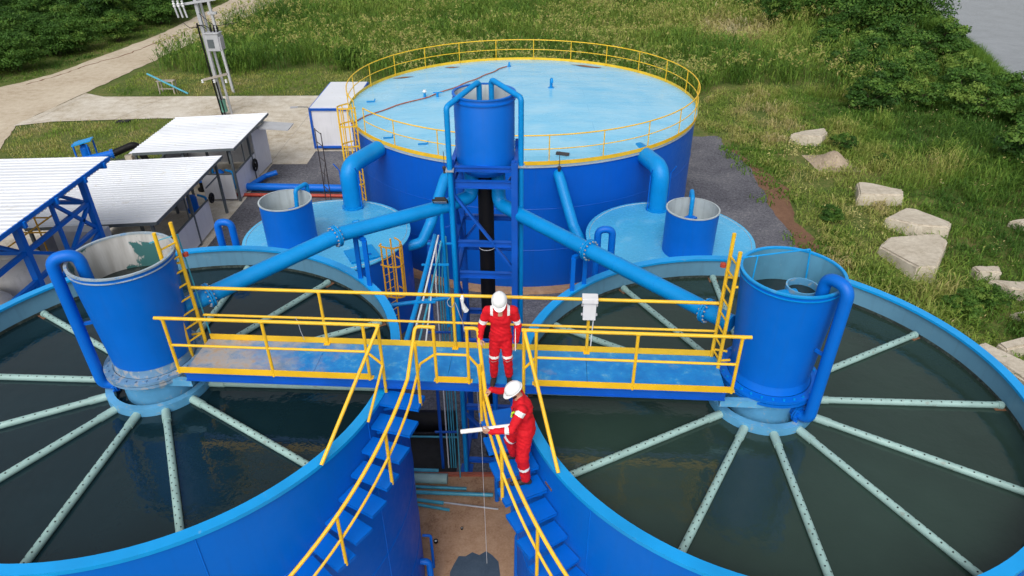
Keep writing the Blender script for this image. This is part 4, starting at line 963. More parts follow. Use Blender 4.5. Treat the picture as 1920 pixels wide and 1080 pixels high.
# ---------------------------------------------------------------- sheds on the left
def corrugated(x0, x1, y0, y1, z_at, mat, parent, pitch=0.25, h=0.028):
    """trapezoid ribs running along x"""
    n = int((y1-y0)/pitch); V = []; Fc = []
    ys = []
    for k in range(n):
        b = y0 + k*(y1-y0)/n; p_ = (y1-y0)/n
        ys += [(b, 0), (b+p_*.62, 0), (b+p_*.72, h), (b+p_*.90, h)]
    ys.append((y1, 0))
    for i_, (y, dz) in enumerate(ys):
        for x in (x0, x1): V.append((x, y, z_at(x, y)+dz + (.007 if (i_//12) % 2 else 0) + .004*math.sin(i_*1.7)))
    for k in range(len(ys)-1): Fc.append((2*k, 2*k+1, 2*k+3, 2*k+2))
    m_ = len(V); V += [(a, b, c-.012) for a, b, c in V[:m_]]
    Fc += [tuple(i+m_ for i in f[::-1]) for f in Fc[:]]
    mb = MB(); mb.add(V, Fc); return mb.build('roof_sheet', mat, parent, smooth=False)
def shed(label, x0, x1, y0, y1, z, name='shed'):
    t = thing(name, label, 'shed', (x1, y0, 0), 'white roofed sheds')
    za = lambda x, y: z + (x-x1)*0.045
    r_ = corrugated(x0-.2, x1+.35, y0-.25, y1+.2, za, 'white_roof', t)
    mb = MB()
    for a, b in (((x1+.35, y0-.25), (x1+.35, y1+.2)), ((x1+.35, y0-.25), (x0, y0-.25))): mb.bar((*a, za(*a)-.04), (*b, za(*b)-.04), 0.03, 0.13)
    mb.build('fascia', 'grey_steel', r_, smooth=False)
    for x in (x1, (x0+x1)/2, x0):
        for y in (y0, (y0+y1)/2, y1):
            mb = MB(); mb.bar((x, y, .02), (x, y, za(x, y)-.05), .11, .11); mb.build('post', 'grey_steel', t, smooth=False)
    for y in np.linspace(y0, y1, 4):
        mb = MB(); mb.bar((x0, y, za(x0, y)-.11), (x1+.3, y, za(x1, y)-.11), .06, .12); mb.build('rafter', 'grey_steel', t, smooth=False)
    return t, za
def panel(t, a, b, z0, z1, th=.06, mat='white_panel', frame=True):
    a, b = Vector((*a, 0)), Vector((*b, 0)); m_ = (z0+z1)/2
    mb = MB(); mb.bar(a + Vector((0, 0, m_)), b + Vector((0, 0, m_)), th, z1-z0); p_ = mb.build('wall_panel', mat, t, smooth=False)
    if frame:
        mb = MB(); mb.bar(a + Vector((0, 0, z1+.02)), b + Vector((0, 0, z1+.02)), .08, .05)
        mb.build('top_trim', 'grey_steel', p_, smooth=False)
    return p_
s3, za3 = shed('white roofed shed farthest back, with a tall white end wall', -18.9, -14.15, 32.75, 38.0, 2.95)
panel(s3, (-14.15, 35.95), (-14.05, 37.95), .15, 2.55, frame=False); panel(s3, (-14.15, 32.85), (-14.15, 35.8), .15, 1.50); panel(s3, (-15.9, 32.75), (-14.3, 32.75), .15, 1.50)
panel(s3, (-18.9, 38.0), (-14.3, 38.0), .15, 2.3, frame=False); panel(s3, (-18.9, 33), (-18.9, 37.9), .15, 1.5, mat='light_grey')
for y in (34.4,): 
    mb = MB(); mb.bar((-14.15, y, 1.5), (-14.15, y, 2.85), .05, .05); mb.build('mullion', 'grey_steel', s3, smooth=False)
s2, za2 = shed('white roofed shed in the middle of the row, with bags inside', -19.3, -14.35, 24.5, 31.3, 2.95)
panel(s2, (-14.35, 25.4), (-14.35, 29.6), .15, 1.50); panel(s2, (-19.3, 31.35), (-16.3, 31.35), .15, 2.3, frame=False, mat='light_grey'); panel(s2, (-19.3, 24.6), (-19.3, 31.3), .15, 1.8, mat='light_grey')
for y in (27.5,):
    mb = MB(); mb.bar((-14.35, y, 1.5), (-14.35, y, 2.85), .05, .05); mb.build('mullion', 'grey_steel', s2, smooth=False)
mb = MB(); mb.bar((-14.35, 29.75, 2.05), (-14.35, 31.2, 2.05), .05, .05); mb.build('rail', 'grey_steel', s2, smooth=False)
# small lean-to sheet at the end of shed 3
mb = MB(); mb.box((-13.1, 37.0, 2.62), (1.7, 1.2, .05), Matrix.Rotation(R(4), 3, 'Y')); o = mb.build('canopy_sheet', 'light_grey', None, (-13.1, 37.0, 2.62), False); tag(o, 'small grey sheet canopy beside the farthest shed', 'canopy')
def wheel(p, r_, label):
    t = thing('hand_wheel', label, 'wheel', p, 'wheels on the shed walls'); x, y, z = p
    mb = MB(); mb.tube([(x+.08, y+r_*math.cos(a), z+r_*math.sin(a)) for a in np.linspace(0, 2*math.pi, 25)], .055, 8, caps=False); mb.build('rim', 'black_plastic', t)
    for k in range(3):
        a = k*math.pi/3; mb = MB(); mb.bar((x+.07, y-r_*math.cos(a), z-r_*math.sin(a)), (x+.07, y+r_*math.cos(a), z+r_*math.sin(a)), .04, .04); mb.build('spoke', 'black_plastic', t, smooth=False)
    mb = MB(); mb.cone((x-.05, y, z), (x+.14, y, z), .07, .07, 10); mb.build('hub', 'black_plastic', t)
wheel((-14.05, 35.2, 1.05), .30, 'black wheel on the white wall of the farthest shed'); wheel((-14.28, 29.75, 1.55), .2, 'small black wheel at the corner of the middle shed')
# machines and bags inside
def pump(x, y, label):
    t = thing('pump', label, 'pump', (x, y, .02), 'blue pumps')
    mb = MB(); mb.lathe([(.30, 0), (.32, .1), (.18, .16), (.18, .5)], (x, y, .02), 20); mb.build('base', 'black_plastic', t)
    mb = MB(); mb.lathe([(.2, .5), (.34, .56), (.34, .66), (.24, .7), (.24, 1.25), (.15, 1.36), (0, 1.4)], (x, y, .02), 24); mb.build('motor', 'blue_paint', t)
    mb = MB(); mb.tube(fillet([(x+.1, y, .35), (x+.7, y, .35), (x+.7, y, 1.3), (x+.25, y+.2, 1.32)], .12, 5), .06, 10); mb.build('outlet', 'blue_pipe', t)
pump(-15.5, 30.4, 'blue pump standing in the corner of the middle shed'); pump(-16.6, 34.2, 'blue pump under the roof of the farthest shed'); pump(-15.3, 33.6, 'blue pump near the front of the farthest shed')
pump(-15.6, 24.9, 'blue pump at the open front of the middle shed')
for k in range(3):
    x, y = -15.1 - (k % 3)*.75, 27.0 + (k//3)*.85; z = .02 + (.25 if k % 2 else 0)
    mb = MB(); mb.lathe([(.0, 0), (.36, .03), (.42, .2), (.36, .42), (.12, .55), (0, .56)], (0, 0, 0), 14)
    mb.v = [(x + a*1.0 + .04*math.sin(9*b), y + b*.9 + .04*math.sin(8*a), z + c + .04*math.sin(7*a+5*b)) for a, b, c in mb.v]
    o = mb.build('sack', 'sack', None, (x, y, z)); tag(o, ['pale filled sack nearest the opening of the middle shed', 'pale filled sack in the middle of the row inside the middle shed', 'pale filled sack deepest inside the middle shed'][k], 'sack', 'sacks inside the middle shed')
# tall open canopy with blue truss
cn = thing('canopy', 'tall canopy with white ribbed roof on a blue steel truss frame', 'canopy', (-15.2, 18, 0))
zc = lambda x, y: 5.98 + (x+14.6)*0.02
cr_ = corrugated(-26.5, -14.55, 15.3, 23.5, zc, 'white_roof', cn, .26)
mb = MB(); mb.bar((-14.55, 15.3, 5.93), (-14.55, 23.5, 5.93), .05, .14); mb.build('fascia', 'blue_paint', cr_, smooth=False)
for y in (16.6, 18.3, 20.0, 21.7, 23.0):
    mb = MB(); mb.bar((-26, y, zc(-26, y)-.13), (-14.45, y, zc(-14.5, y)-.13), .10, .20); mb.build('purlin', 'blue_paint', cn, smooth=False)
XT = -15.05
def tb(a, b, w=.16): 
    mb = MB(); mb.bar(a, b, w, w); return mb
ys_ = [22.3, 18.6, 15.6]
for y in ys_:
    for x in (XT, -21.0, -26.0):
        tb((x, y, .02), (x, y, 5.75), .20).build('post', 'blue_paint', cn, smooth=False)
for a, b in (((22.3, 4.75), (15.6, 4.75)), ((22.3, 3.75), (15.6, 3.75)), ((22.3, 2.5), (15.6, 2.5))):
    tb((XT, a[0], a[1]), (XT, b[0], b[1]), .13).build('beam', 'blue_paint', cn, smooth=False)
for a, b in (((22.3, 4.75), (18.6, 2.5)), ((22.3, 3.7), (20.4, 5.6)), ((20.4, 3.75), (20.4, 5.6)), ((18.6, 4.75), (20.4, 3.7)), ((18.6, 2.5), (15.6, 4.7)), ((18.6, 3.7), (15.6, 2.5)), ((22.3, 3.6), (19.2, 2.5)), ((18.6, 2.4), (22.3, .6))):
    tb((XT+.0, a[0], a[1]), (XT+.0, b[0], b[1]), .11).build('brace', 'blue_paint', cn, smooth=False)
for y in ys_[:2]:
    for z in (4.75, 2.5): tb((XT, y, z), (-26, y, z), .13).build('beam', 'blue_paint', cn, smooth=False)
    for xa, xb in ((XT, -18), (-18, -21)):
        tb((xa, y, 4.7 if xa == XT else 5.6), (xb, y, 5.6 if xa == XT else 4.7), .10).build('brace', 'blue_paint', cn, smooth=False)
# storage tanks under the canopy
for k, (x, y, r_, h, lb) in enumerate([(-17.1, 20.35, 1.15, 3.1, 'cream dome topped tank under the canopy, farthest from the camera'), (-16.9, 17.85, 1.15, 3.0, 'cream dome topped tank under the canopy, in the middle'), (-16.8, 15.4, 1.15, 2.9, 'cream dome topped tank under the canopy, nearest the camera')]):
    t = thing('dome_tank', lb, 'tank', (x, y, 0), 'cream tanks under the canopy')
    mb = MB(); mb.lathe([(r_, .02), (r_, h), (r_*.96, h+.14), (r_*.8, h+.34), (r_*.5, h+.50), (r_*.2, h+.56)], (x, y, 0), 40); mb.build('shell', 'cream_tank', t)
    mb = MB(); mb.lathe([(r_*.22, h+.52), (r_*.24, h+.62), (r_*.18, h+.66), (0, h+.67)], (x, y, 0), 24); mb.build('lid', 'cream_tank', t)
cb = thing('grey_cabinet', 'large plain grey cabinet under the canopy roof edge', 'cabinet', (-16.3, 23.4, 0))
mb = MB(); mb.box((-16.2, 23.0, 1.9), (1.9, .5, 2.9)); mb.build('case', 'light_grey', cb, smooth=False, bevel=.02)
mb = MB(); mb.box((-16.2, 23.0, .24), (1.7, .4, .42)); mb.build('plinth', 'grey_steel', cb, smooth=False)
yr = thing('scaffold_rail', 'thin orange guard rail on the platform under the canopy', 'railing', (-17.5, 21.8, 3.2))
for a, b in (((-18.8, 22.4, 4.1), (-16.8, 22.4, 4.1)), ((-18.8, 22.4, 3.5), (-16.8, 22.4, 3.5)), ((-17.3, 22.4, 2.2), (-17.3, 22.4, 4.8)), ((-18.6, 21.0, 3.0), (-16.6, 22.4, 4.2)), ((-18.6, 19.4, 2.0), (-18.6, 19.4, 4.4)), ((-18.9, 19.4, 3.6), (-17.0, 19.4, 4.2))):
    mb = MB(); mb.tube([a, b], .03, 8); mb.build('bar', 'orange_paint', yr)

# ---------------------------------------------------------------- container, blue hood, poles
ct = thing('container_cabin', 'white container cabin with blue steel edges beside the huge tank', 'container', (-12, 40, 0))
x0, x1, y0, y1, z0, z1 = -12.0, -9.55, 40.15, 45.9, .16, 2.62
mb = MB(); mb.box(((x0+x1)/2, (y0+y1)/2, (z0+z1)/2), (x1-x0-.06, y1-y0-.06, z1-z0-.06)); mb.build('body', 'white_panel', ct, smooth=False)
mb = MB(); mb.box(((x0+x1)/2, (y0+y1)/2, z1+.02), (x1-x0-.04, y1-y0-.04, .04)); mb.build('roof', 'white_roof', ct, smooth=False)
for x in (x0, x1):
    for y in (y0, y1): 
        mb = MB(); mb.bar((x, y, z0), (x, y, z1), .12, .12); mb.build('corner_post', 'blue_frame', ct, smooth=False)
    for z in (z0+.08, z1-.05):
        mb = MB(); mb.bar((x, y0, z), (x, y1, z), .11, .13); mb.build('edge_beam', 'blue_frame', ct, smooth=False)
for y in (y0, y1):
    for z in (z0+.08, z1-.05):
        mb = MB(); mb.bar((x0, y, z), (x1, y, z), .11, .13); mb.build('edge_beam', 'blue_frame', ct, smooth=False)
for x in (x0+.2, x1-.2):
    for y in (y0+.15, y1-.2):
        mb = MB(); mb.box((x, y, .09), (.5, .4, .16)); mb.build('footing', 'pad_concrete', ct, smooth=False)
lm = thing('wall_lamp', 'small grey lamp on a bent arm at the container corner', 'lamp', (-12.05, 40.1, 2.6))
mb = MB(); mb.tube([(-12.0, 40.1, 2.45), (-12.05, 40.05, 2.75), (-12.6, 39.9, 2.8)], .025, 8); mb.build('arm', 'grey_steel', lm)
mb = MB(); mb.box((-12.8, 39.85, 2.8), (.42, .18, .06), Matrix.Rotation(R(10), 3, 'Z')); mb.build('head', 'light_grey', lm, smooth=False)
vh = thing('pump_hood', 'small blue hood on four legs beside the grass', 'hood', (-24.9, 38.0, 0))
mb = MB(); mb.box((-24.5, 37.6, 1.55), (1.05, .9, .06), Matrix.Rotation(R(-12), 3, 'Y') @ Matrix.Rotation(R(20), 3, 'Z')); mb.build('roof', 'blue_rim', vh, smooth=False)
for dx in (-.4, .4):
    for dy in (-.35, .35):
        mb = MB(); mb.bar((-24.5+dx, 37.6+dy, .02), (-24.5+dx, 37.6+dy, 1.52), .07, .07); mb.build('leg', 'blue_paint', vh, smooth=False)
mb = MB(); mb.lathe([(.25, .5), (.25, 1.2), (.1, 1.4)], (-24.5, 37.6, 0), 14); mb.build('motor', 'blue_paint', vh)
bb = thing('intake_pipe', 'blue pipe joined to a black elbow next to the blue hood', 'pipe', (-24.2, 37.3, .9))
mb = MB(); mb.tube([(-24.3, 36.6, .8), (-22.9, 37.4, .9)], .20, 18); mb.build('blue_section', 'blue_paint', bb)
dd = Vector((1.65, 1.0, .1)).normalized(); q = Vector((-22.9, 37.4, .9)); mb = MB(); flange(mb, q, dd, .27, .06, 10); mb.build('flange', ['blue_paint', 'steel_bolt'], bb)
mb = MB(); mb.tube(fillet([q + dd*.05, q + dd*1.35 + Vector((0, 0, .28)), q + dd*1.6 + Vector((0, 0, -.8))], .35, 7), .20, 18); mb.build('black_elbow', 'black_plastic', bb)
mb = MB(); mb.box((-22.2, 37.8, .34), (.4, .3, .66)); mb.build('support_block', 'pad_concrete', bb, smooth=False)
# utility pole
up = thing('utility_pole', 'concrete utility pole with transformer and crossarms beside the pad', 'utility pole', (-20.1, 47.2, 0))
PT = lambda z, dx=0, dy=0: Vector((-20.08 + dx - .032*z, 47.2 + dy, z))
mb = MB(); mb.bar(PT(.0), PT(10.5), .20, .23); mb.build('pole', 'light_grey', up, smooth=False)
mb = MB(); mb.bar(PT(.0, .35, .35), PT(10.5, .05, .35), .13, .13); mb.build('pole_brace', 'light_grey', up, smooth=False)
tr = PT(5.0, .62, -.12)
mb = MB(); mb.box(tr, (.85, .75, 1.05)); mb.box(tr + Vector((0, 0, .58)), (.95, .85, .08)); tb_ = mb.build('transformer', 'light_grey', up, smooth=False, bevel=.03)
for k in range(5):
    mb = MB(); mb.box(tr + Vector((.30, -.30+k*.15, -.05)), (.42, .03, .85)); mb.build('cooling_fin', 'light_grey', tb_, smooth=False)
mb = MB(); mb.box(tr + Vector((-.12, -.385, -.05)), (.42, .02, .55)); mb.build('plate', 'grey_steel', tb_, smooth=False)
for k in range(3):
    mb = MB(); mb.lathe([(.05, 0), (.08, .1), (.05, .16), (.08, .24), (.05, .3), (.03, .42)], tr + Vector((-.1+k*.22, .05, .62)), 10); mb.build('bushing', 'black_plastic', tb_)
for z, L_, d_ in ((2.55, 1.7, .32), (7.3, 2.6, .30), (8.9, 2.4, 0)):
    a = PT(z, -L_/2+.1, -.22); b = PT(z, L_/2+.1, -.22); b.z += d_*1.2; mb = MB(); mb.bar(a, b, .12, .14); mb.build('crossarm', 'wood_grey' if z < 3 else 'light_grey', up, smooth=False)
for k in range(3):
    p_ = PT(7.2, -1.25+k*.28, -.45); mb = MB(); mb.lathe([(.05, 0), (.1, .08), (.06, .14), (.1, .22), (.05, .28), (.08, .4), (0, .42)], p_, 10); mb.build('insulator', 'white_pvc', up)
    mb = MB(); mb.tube([p_ + Vector((0, 0, .1)), p_ + Vector((.15, -.1, -.6))], .06, 8); mb.build('cutout_fuse', 'light_grey', up)
for k in range(3):
    p_ = PT(2.6, -.8+k*.8, -.32); mb = MB(); mb.lathe([(.03, -.25), (.09, -.2), (.05, -.12), (.09, -.06), (.03, 0)], p_, 8); mb.build('insulator', 'white_pvc', up)
mb = MB(); mb.tube([PT(6.2, -.2, -.2), PT(4.0, -.18, -.2), PT(2.0, -.16, -.2), PT(.05, -.1, -.2)], .06, 8); mb.tube([PT(2.4, .05, -.2), PT(.05, .1, -.2)], .05, 8); mb.build('cable', 'black_plastic', up)
for pts in ([PT(6.3, -1.0, -.45), PT(5.9, -.6, -.4), PT(6.1, .2, -.2), PT(5.75, .6, 0)], [PT(6.8, .1, -.2), PT(6.0, .9, -.2), PT(6.1, 2.2, .5)], [PT(5.9, -.3, -.25), PT(6.15, 0, -.3), PT(5.8, .35, -.2)]):
    mb = MB(); mb.tube(fillet(pts, .3, 5), .022, 6); mb.build('jumper_wire', 'black_plastic', up)
mb = MB(); mb.lathe([(.26, .3), (.22, .75), (.24, 1.15)], PT(0, 0, 0), 10); mb.build('wrap', 'green_cloth', up)
mb = MB(); mb.bar((-21.45, 52.9, 0), (-22.0, 52.9, 9.0), .17, .17); mb.box((-21.75, 52.9, 5.8), (.6, .3, .15)); o = mb.build('lamp_post', 'light_grey', None, (-21.45, 52.9, 0), False); tag(o, 'thin grey pole standing in the grass behind the utility pole', 'pole')
mb = MB(); mb.bar((-27.9, 35.2, 0), (-29.6, 35.6, 4.6), .42, .30); o = mb.build('concrete_post', 'light_grey', None, (-27.9, 35.2, 0), False); tag(o, 'leaning pale concrete post at the left picture edge', 'post')
mb = MB(); mb.tube([(-27.6, 52.6, 1.55), (-24.8, 52.5, .05)], .07, 8); o = mb.build('leaning_pipe', 'teal_pvc', None, (-24.8, 52.5, 0)); tag(o, 'long teal pipe leaning on a small trestle in the grass', 'pipe')
ts = thing('trestle', 'small grey wooden trestle in the grass under the teal pipe', 'trestle', (-26.4, 52.8, 0))
for x in (-27.0, -25.9):
    for y in (52.6, 53.1):
        mb = MB(); mb.bar((x, y, 0), (x+.05, y, .95), .08, .08); mb.build('leg', 'wood_grey', ts, smooth=False)
mb = MB(); mb.bar((-27.1, 52.85, .95), (-25.8, 52.85, .95), .5, .05); mb.bar((-27.0, 52.6, .4), (-25.9, 52.6, .4), .05, .06); mb.build('top', 'wood_grey', ts, smooth=False)
mb = MB(); mb.prism([(-27.0, 46.05), (-26.2, 46.1), (-26.2, 45.7), (-27.0, 45.6)], -.0, .10); o = mb.build('culvert', 'black_matte', None, (-26.6, 45.8, 0), False); tag(o, 'dark culvert mouth in the brown grass below the pad', 'culvert')

# ---------------------------------------------------------------- concrete blocks on the right
blocks = [
 ([(17.48, 41.28), (18.3, 41.97), (20.4, 43.19), (20.05, 41.94), (19.16, 40.6), (18.32, 40.67)], .75, 'pale concrete block farthest away in the grass'),
 ([(18.52, 34.0), (18.95, 34.1), (20.3, 32.7), (19.9, 31.9), (18.5, 31.9), (17.7, 32.0)], .8, 'pale concrete block in the grass, second from the path end'),
 ([(17.9, 29.44), (19.63, 30.98), (20.06, 30.79), (20.7, 28.9), (20.2, 28.2), (18.88, 28.46)], .75, 'pale pointed concrete block behind the largest one'),
 ([(16.47, 26.91), (17.34, 27.83), (19.5, 27.76), (19.4, 26.88), (17.6, 24.4), (16.9, 24.55)], .8, 'largest pale triangular concrete block in the grass'),
 ([(19.62, 25.19), (20.79, 25.18), (20.45, 24.5), (19.5, 24.52)], .55, 'small pale concrete block right of the largest one'),
 ([(19.68, 24.08), (21.3, 23.85), (20.9, 22.5), (19.98, 23.2)], .6, 'pale concrete block at the right picture edge'),
 ([(23.9, 29.54), (25.1, 29.9), (24.6, 28.5)], .5, 'pale concrete block low in the grass at the far right'),
 ([(16.41, 19.49), (16.95, 19.75), (18.2, 17.0), (17.0, 16.3)], .7, 'long grey concrete slab piece beside the right clarifier'),
 ([(17.25, 19.55), (19.2, 20.1), (19.3, 19.6), (17.3, 19.1)], .75, 'narrow grey concrete beam lying behind the slab piece'),
 ([(19.11, 21.69), (20.2, 22.0), (20.0, 21.1)], .4, 'small broken concrete piece near the right edge')]
for k, (poly, h, lb) in enumerate(blocks):
    h *= .66
    bm = bmesh.new(); c_ = Vector((sum(p_[0] for p_ in poly)/len(poly), sum(p_[1] for p_ in poly)/len(poly)))
    tl = Vector((rnd.uniform(-.10, .10), rnd.uniform(-.16, -.06)))
    bt_ = [bm.verts.new(((p_[0]-c_.x)*1.10, (p_[1]-c_.y)*1.10, -.35)) for p_ in poly]
    tp_ = [bm.verts.new((p_[0]-c_.x, p_[1]-c_.y, h - tl.y*(p_[1]-c_.y)*-1 + tl.x*(p_[0]-c_.x))) for p_ in poly]
    n = len(poly); bm.faces.new(tp_)
    for i in range(n): bm.faces.new((bt_[i], bt_[(i+1) % n], tp_[(i+1) % n], tp_[i]))
    bmesh.ops.recalc_face_normals(bm, faces=bm.faces[:])
    bmesh.ops.bevel(bm, geom=[e for e in bm.edges], offset=.07, segments=2, affect='EDGES')
    bmesh.ops.triangulate(bm, faces=bm.faces[:]); bmesh.ops.subdivide_edges(bm, edges=[e for e in bm.edges if e.calc_length() > .4], cuts=3, use_grid_fill=True)
    for v in bm.verts:
        v.co += Vector((rnd.uniform(-.018, .018), rnd.uniform(-.018, .018), rnd.uniform(-.014, .014)))
    me = bpy.data.meshes.new('concrete_block'); bm.to_mesh(me); bm.free(); me.materials.append(MATS['block_concrete'])
    me.polygons.foreach_set('use_smooth', [True]*len(me.polygons)); me.set_sharp_from_angle(angle=R(28))
    o = bpy.data.objects.new('concrete_block', me); COL.objects.link(o); o.location = (c_.x, c_.y, float(ground_z(c_.x, c_.y))*0.6)
    tag(o, lb, 'concrete block', 'concrete blocks in the grass')
# gravel heap
nh = 40; V = []; Fc = []
for i in range(nh+1):
    for j in range(nh+1):
        u_, v_ = i/nh*2-1, j/nh*2-1; d_ = math.hypot(u_, v_); h = (math.exp(-2.6*d_*d_)-.08)*.62*(1+.25*math.sin(3*u_+1)) + (rnd.uniform(-.035, .035) if d_ < 1 else 0)
        V.append((u_*1.25, v_*1.35, h - .03))
for i in range(nh):
    for j in range(nh): a = i*(nh+1)+j; Fc.append((a, a+nh+1, a+nh+2, a+1))
mb = MB(); mb.add(V, Fc); o = mb.build('gravel_heap', 'pile_gravel', None, (0, 0, 0)); o.location = (18.7, 37.7, .05); tag(o, 'small heap of tan gravel between the farthest blocks', 'gravel heap')
# ---------------------------------------------------------------- vegetation
rng = np.random.default_rng(11)
def np_mesh(name, verts, quads, tris, tint, mat):
    me = bpy.data.meshes.new(name)
    nv = len(verts); nq = len(quads); nt_ = len(tris)
    me.vertices.add(nv); me.vertices.foreach_set('co', verts.astype(np.float32).ravel())
    me.loops.add(nq*4 + nt_*3); me.polygons.add(nq + nt_)
    me.loops.foreach_set('vertex_index', np.concatenate([quads.ravel(), tris.ravel()]).astype(np.int32))
    ls = np.concatenate([np.arange(nq)*4, nq*4 + np.arange(nt_)*3]).astype(np.int32)
    me.polygons.foreach_set('loop_start', ls)
    at = me.attributes.new('tint', 'FLOAT', 'POINT'); at.data.foreach_set('value', tint.astype(np.float32))
    me.materials.append(MATS[mat]); me.update(calc_edges=True); me.validate()
    me.polygons.foreach_set('use_smooth', [True]*len(me.polygons))
    return me
def inside(x, y, poly):
    r_ = np.zeros(len(x), bool); n = len(poly); j = n-1
    for i in range(n):
        xi, yi = poly[i]; xj, yj = poly[j]
        c_ = ((yi > y) != (yj > y)) & (x < (xj-xi)*(y-yi)/(yj-yi+1e-12)+xi); r_ ^= c_; j = i
    return r_
def scatter(poly, dens):
    xs = [p_[0] for p_ in poly]; ys = [p_[1] for p_ in poly]
    n = int((max(xs)-min(xs))*(max(ys)-min(ys))*dens)
    x = rng.uniform(min(xs), max(xs), n); y = rng.uniform(min(ys), max(ys), n)
    k = inside(x, y, poly); return x[k], y[k]
def blades(x, y, h, tint, per, spread, width, lean=0.35, tip_tint=0.0):
    """curved grass blades: each tuft (x, y) gets `per` blades"""
    n = len(x); N = n*per
    X_ = np.repeat(x, per) + rng.normal(0, spread, N); Y_ = np.repeat(y, per) + rng.normal(0, spread, N)
    Z_ = ground_z(X_, Y_); H_ = np.repeat(h, per)*rng.uniform(.45, 1.1, N)
    A_ = rng.uniform(0, 2*np.pi, N); ln = rng.uniform(.05, 1.0, N)**1.3*lean
    dx, dy = np.cos(A_), np.sin(A_); wx, wy = -dy*width, dx*width
    wx, wy = wx*rng.uniform(.6, 1.4, N), wy*rng.uniform(.6, 1.4, N)
    V = np.zeros((N, 5, 3))
    V[:, 0] = np.c_[X_-wx, Y_-wy, Z_-.03]; V[:, 1] = np.c_[X_+wx, Y_+wy, Z_-.03]
    mx, my = X_+dx*ln*H_*.35, Y_+dy*ln*H_*.35
    V[:, 2] = np.c_[mx-wx*.8, my-wy*.8, Z_+H_*.62]; V[:, 3] = np.c_[mx+wx*.8, my+wy*.8, Z_+H_*.62]
    V[:, 4] = np.c_[X_+dx*ln*H_, Y_+dy*ln*H_, Z_+H_*(1-.25*ln)]
    b = np.arange(N)*5
    Q = np.c_[b, b+1, b+3, b+2]; T = np.c_[b+2, b+3, b+4]
    tt = np.clip(np.repeat(tint, per) + rng.normal(0, .07, N), 0, 1)
    TT = np.repeat(tt, 5); TT[4::5] = np.clip(TT[4::5] + tip_tint, 0, 1)
    return V.reshape(-1, 3), Q, T, TT
def arching(x, y, h, tint, per, spread, width, lo=0.0, hi=.8, length=.6):
    """leaves that leave a stem anywhere along its height and arch over"""
    n = len(x); N = n*per
    X_ = np.repeat(x, per) + rng.normal(0, spread, N); Y_ = np.repeat(y, per) + rng.normal(0, spread, N); H_ = np.repeat(h, per)
    Z_ = ground_z(X_, Y_) + H_*rng.uniform(lo, hi, N); L_ = (.25 + H_*length*.5)*rng.uniform(.6, 1.3, N)
    A_ = rng.uniform(0, 2*np.pi, N); e = rng.uniform(.25, 1.35, N); e2 = e - rng.uniform(.5, 1.6, N)
    dx, dy = np.cos(A_), np.sin(A_); w = width*rng.uniform(.6, 1.4, N); wx, wy = -dy*w, dx*w
    mx, my, mz = X_+dx*L_*.5*np.cos(e), Y_+dy*L_*.5*np.cos(e), Z_+L_*.5*np.sin(e)
    V = np.zeros((N, 5, 3))
    V[:, 0] = np.c_[X_-wx*.5, Y_-wy*.5, Z_]; V[:, 1] = np.c_[X_+wx*.5, Y_+wy*.5, Z_]; V[:, 2] = np.c_[mx-wx, my-wy, mz]; V[:, 3] = np.c_[mx+wx, my+wy, mz]
    V[:, 4] = np.c_[mx+dx*L_*.5*np.cos(e2), my+dy*L_*.5*np.cos(e2), mz+L_*.5*np.sin(e2)]
    b = np.arange(N)*5; tt = np.clip(np.repeat(tint, per) + rng.normal(0, .08, N), 0, 1)
    return V.reshape(-1, 3), np.c_[b, b+1, b+3, b+2], np.c_[b+2, b+3, b+4], np.repeat(tt, 5)
def fluff(px, py, ph, per, tint, size=.10):
    """feathery seed heads: small faces tossed in every direction"""
    N = len(px)*per; X_ = np.repeat(px, per)+rng.normal(0, .13, N); Y_ = np.repeat(py, per)+rng.normal(0, .13, N); Z_ = ground_z(np.repeat(px, per), np.repeat(py, per))+np.repeat(ph, per)+rng.normal(0, .15, N)
    a = rng.normal(0, 1, (N, 3)); a /= np.linalg.norm(a, axis=1)[:, None]; b_ = np.cross(a, rng.normal(0, 1, (N, 3))); b_ /= np.linalg.norm(b_, axis=1)[:, None]
    P = np.c_[X_, Y_, Z_]; s_ = size*rng.uniform(.5, 1.4, (N, 1)); V = np.zeros((N, 4, 3)); V[:, 0] = P-a*s_; V[:, 1] = P+b_*s_*.35; V[:, 2] = P+a*s_; V[:, 3] = P-b_*s_*.35
    i_ = np.arange(N)*4; return V.reshape(-1, 3), np.c_[i_, i_+1, i_+2, i_+3], np.zeros((0, 3), int), np.repeat(np.clip(tint+rng.normal(0, .07, N), 0, 1), 4)
def merge(parts):
    V, Q, T, C_ = [], [], [], []; o = 0
    for v, q, t, c_ in parts: V.append(v); Q.append(q+o); T.append(t+o); C_.append(c_); o += len(v)
    return np.concatenate(V), np.concatenate(Q), np.concatenate(T), np.concatenate(C_)
def stuff(name, label, cat, parts, mat='grass_blades'):
    me = np_mesh(name, *merge(parts), mat)
    o = bpy.data.objects.new(name, me); COL.objects.link(o); struct(o, 'stuff'); o['label'] = label; o['category'] = cat
    return o
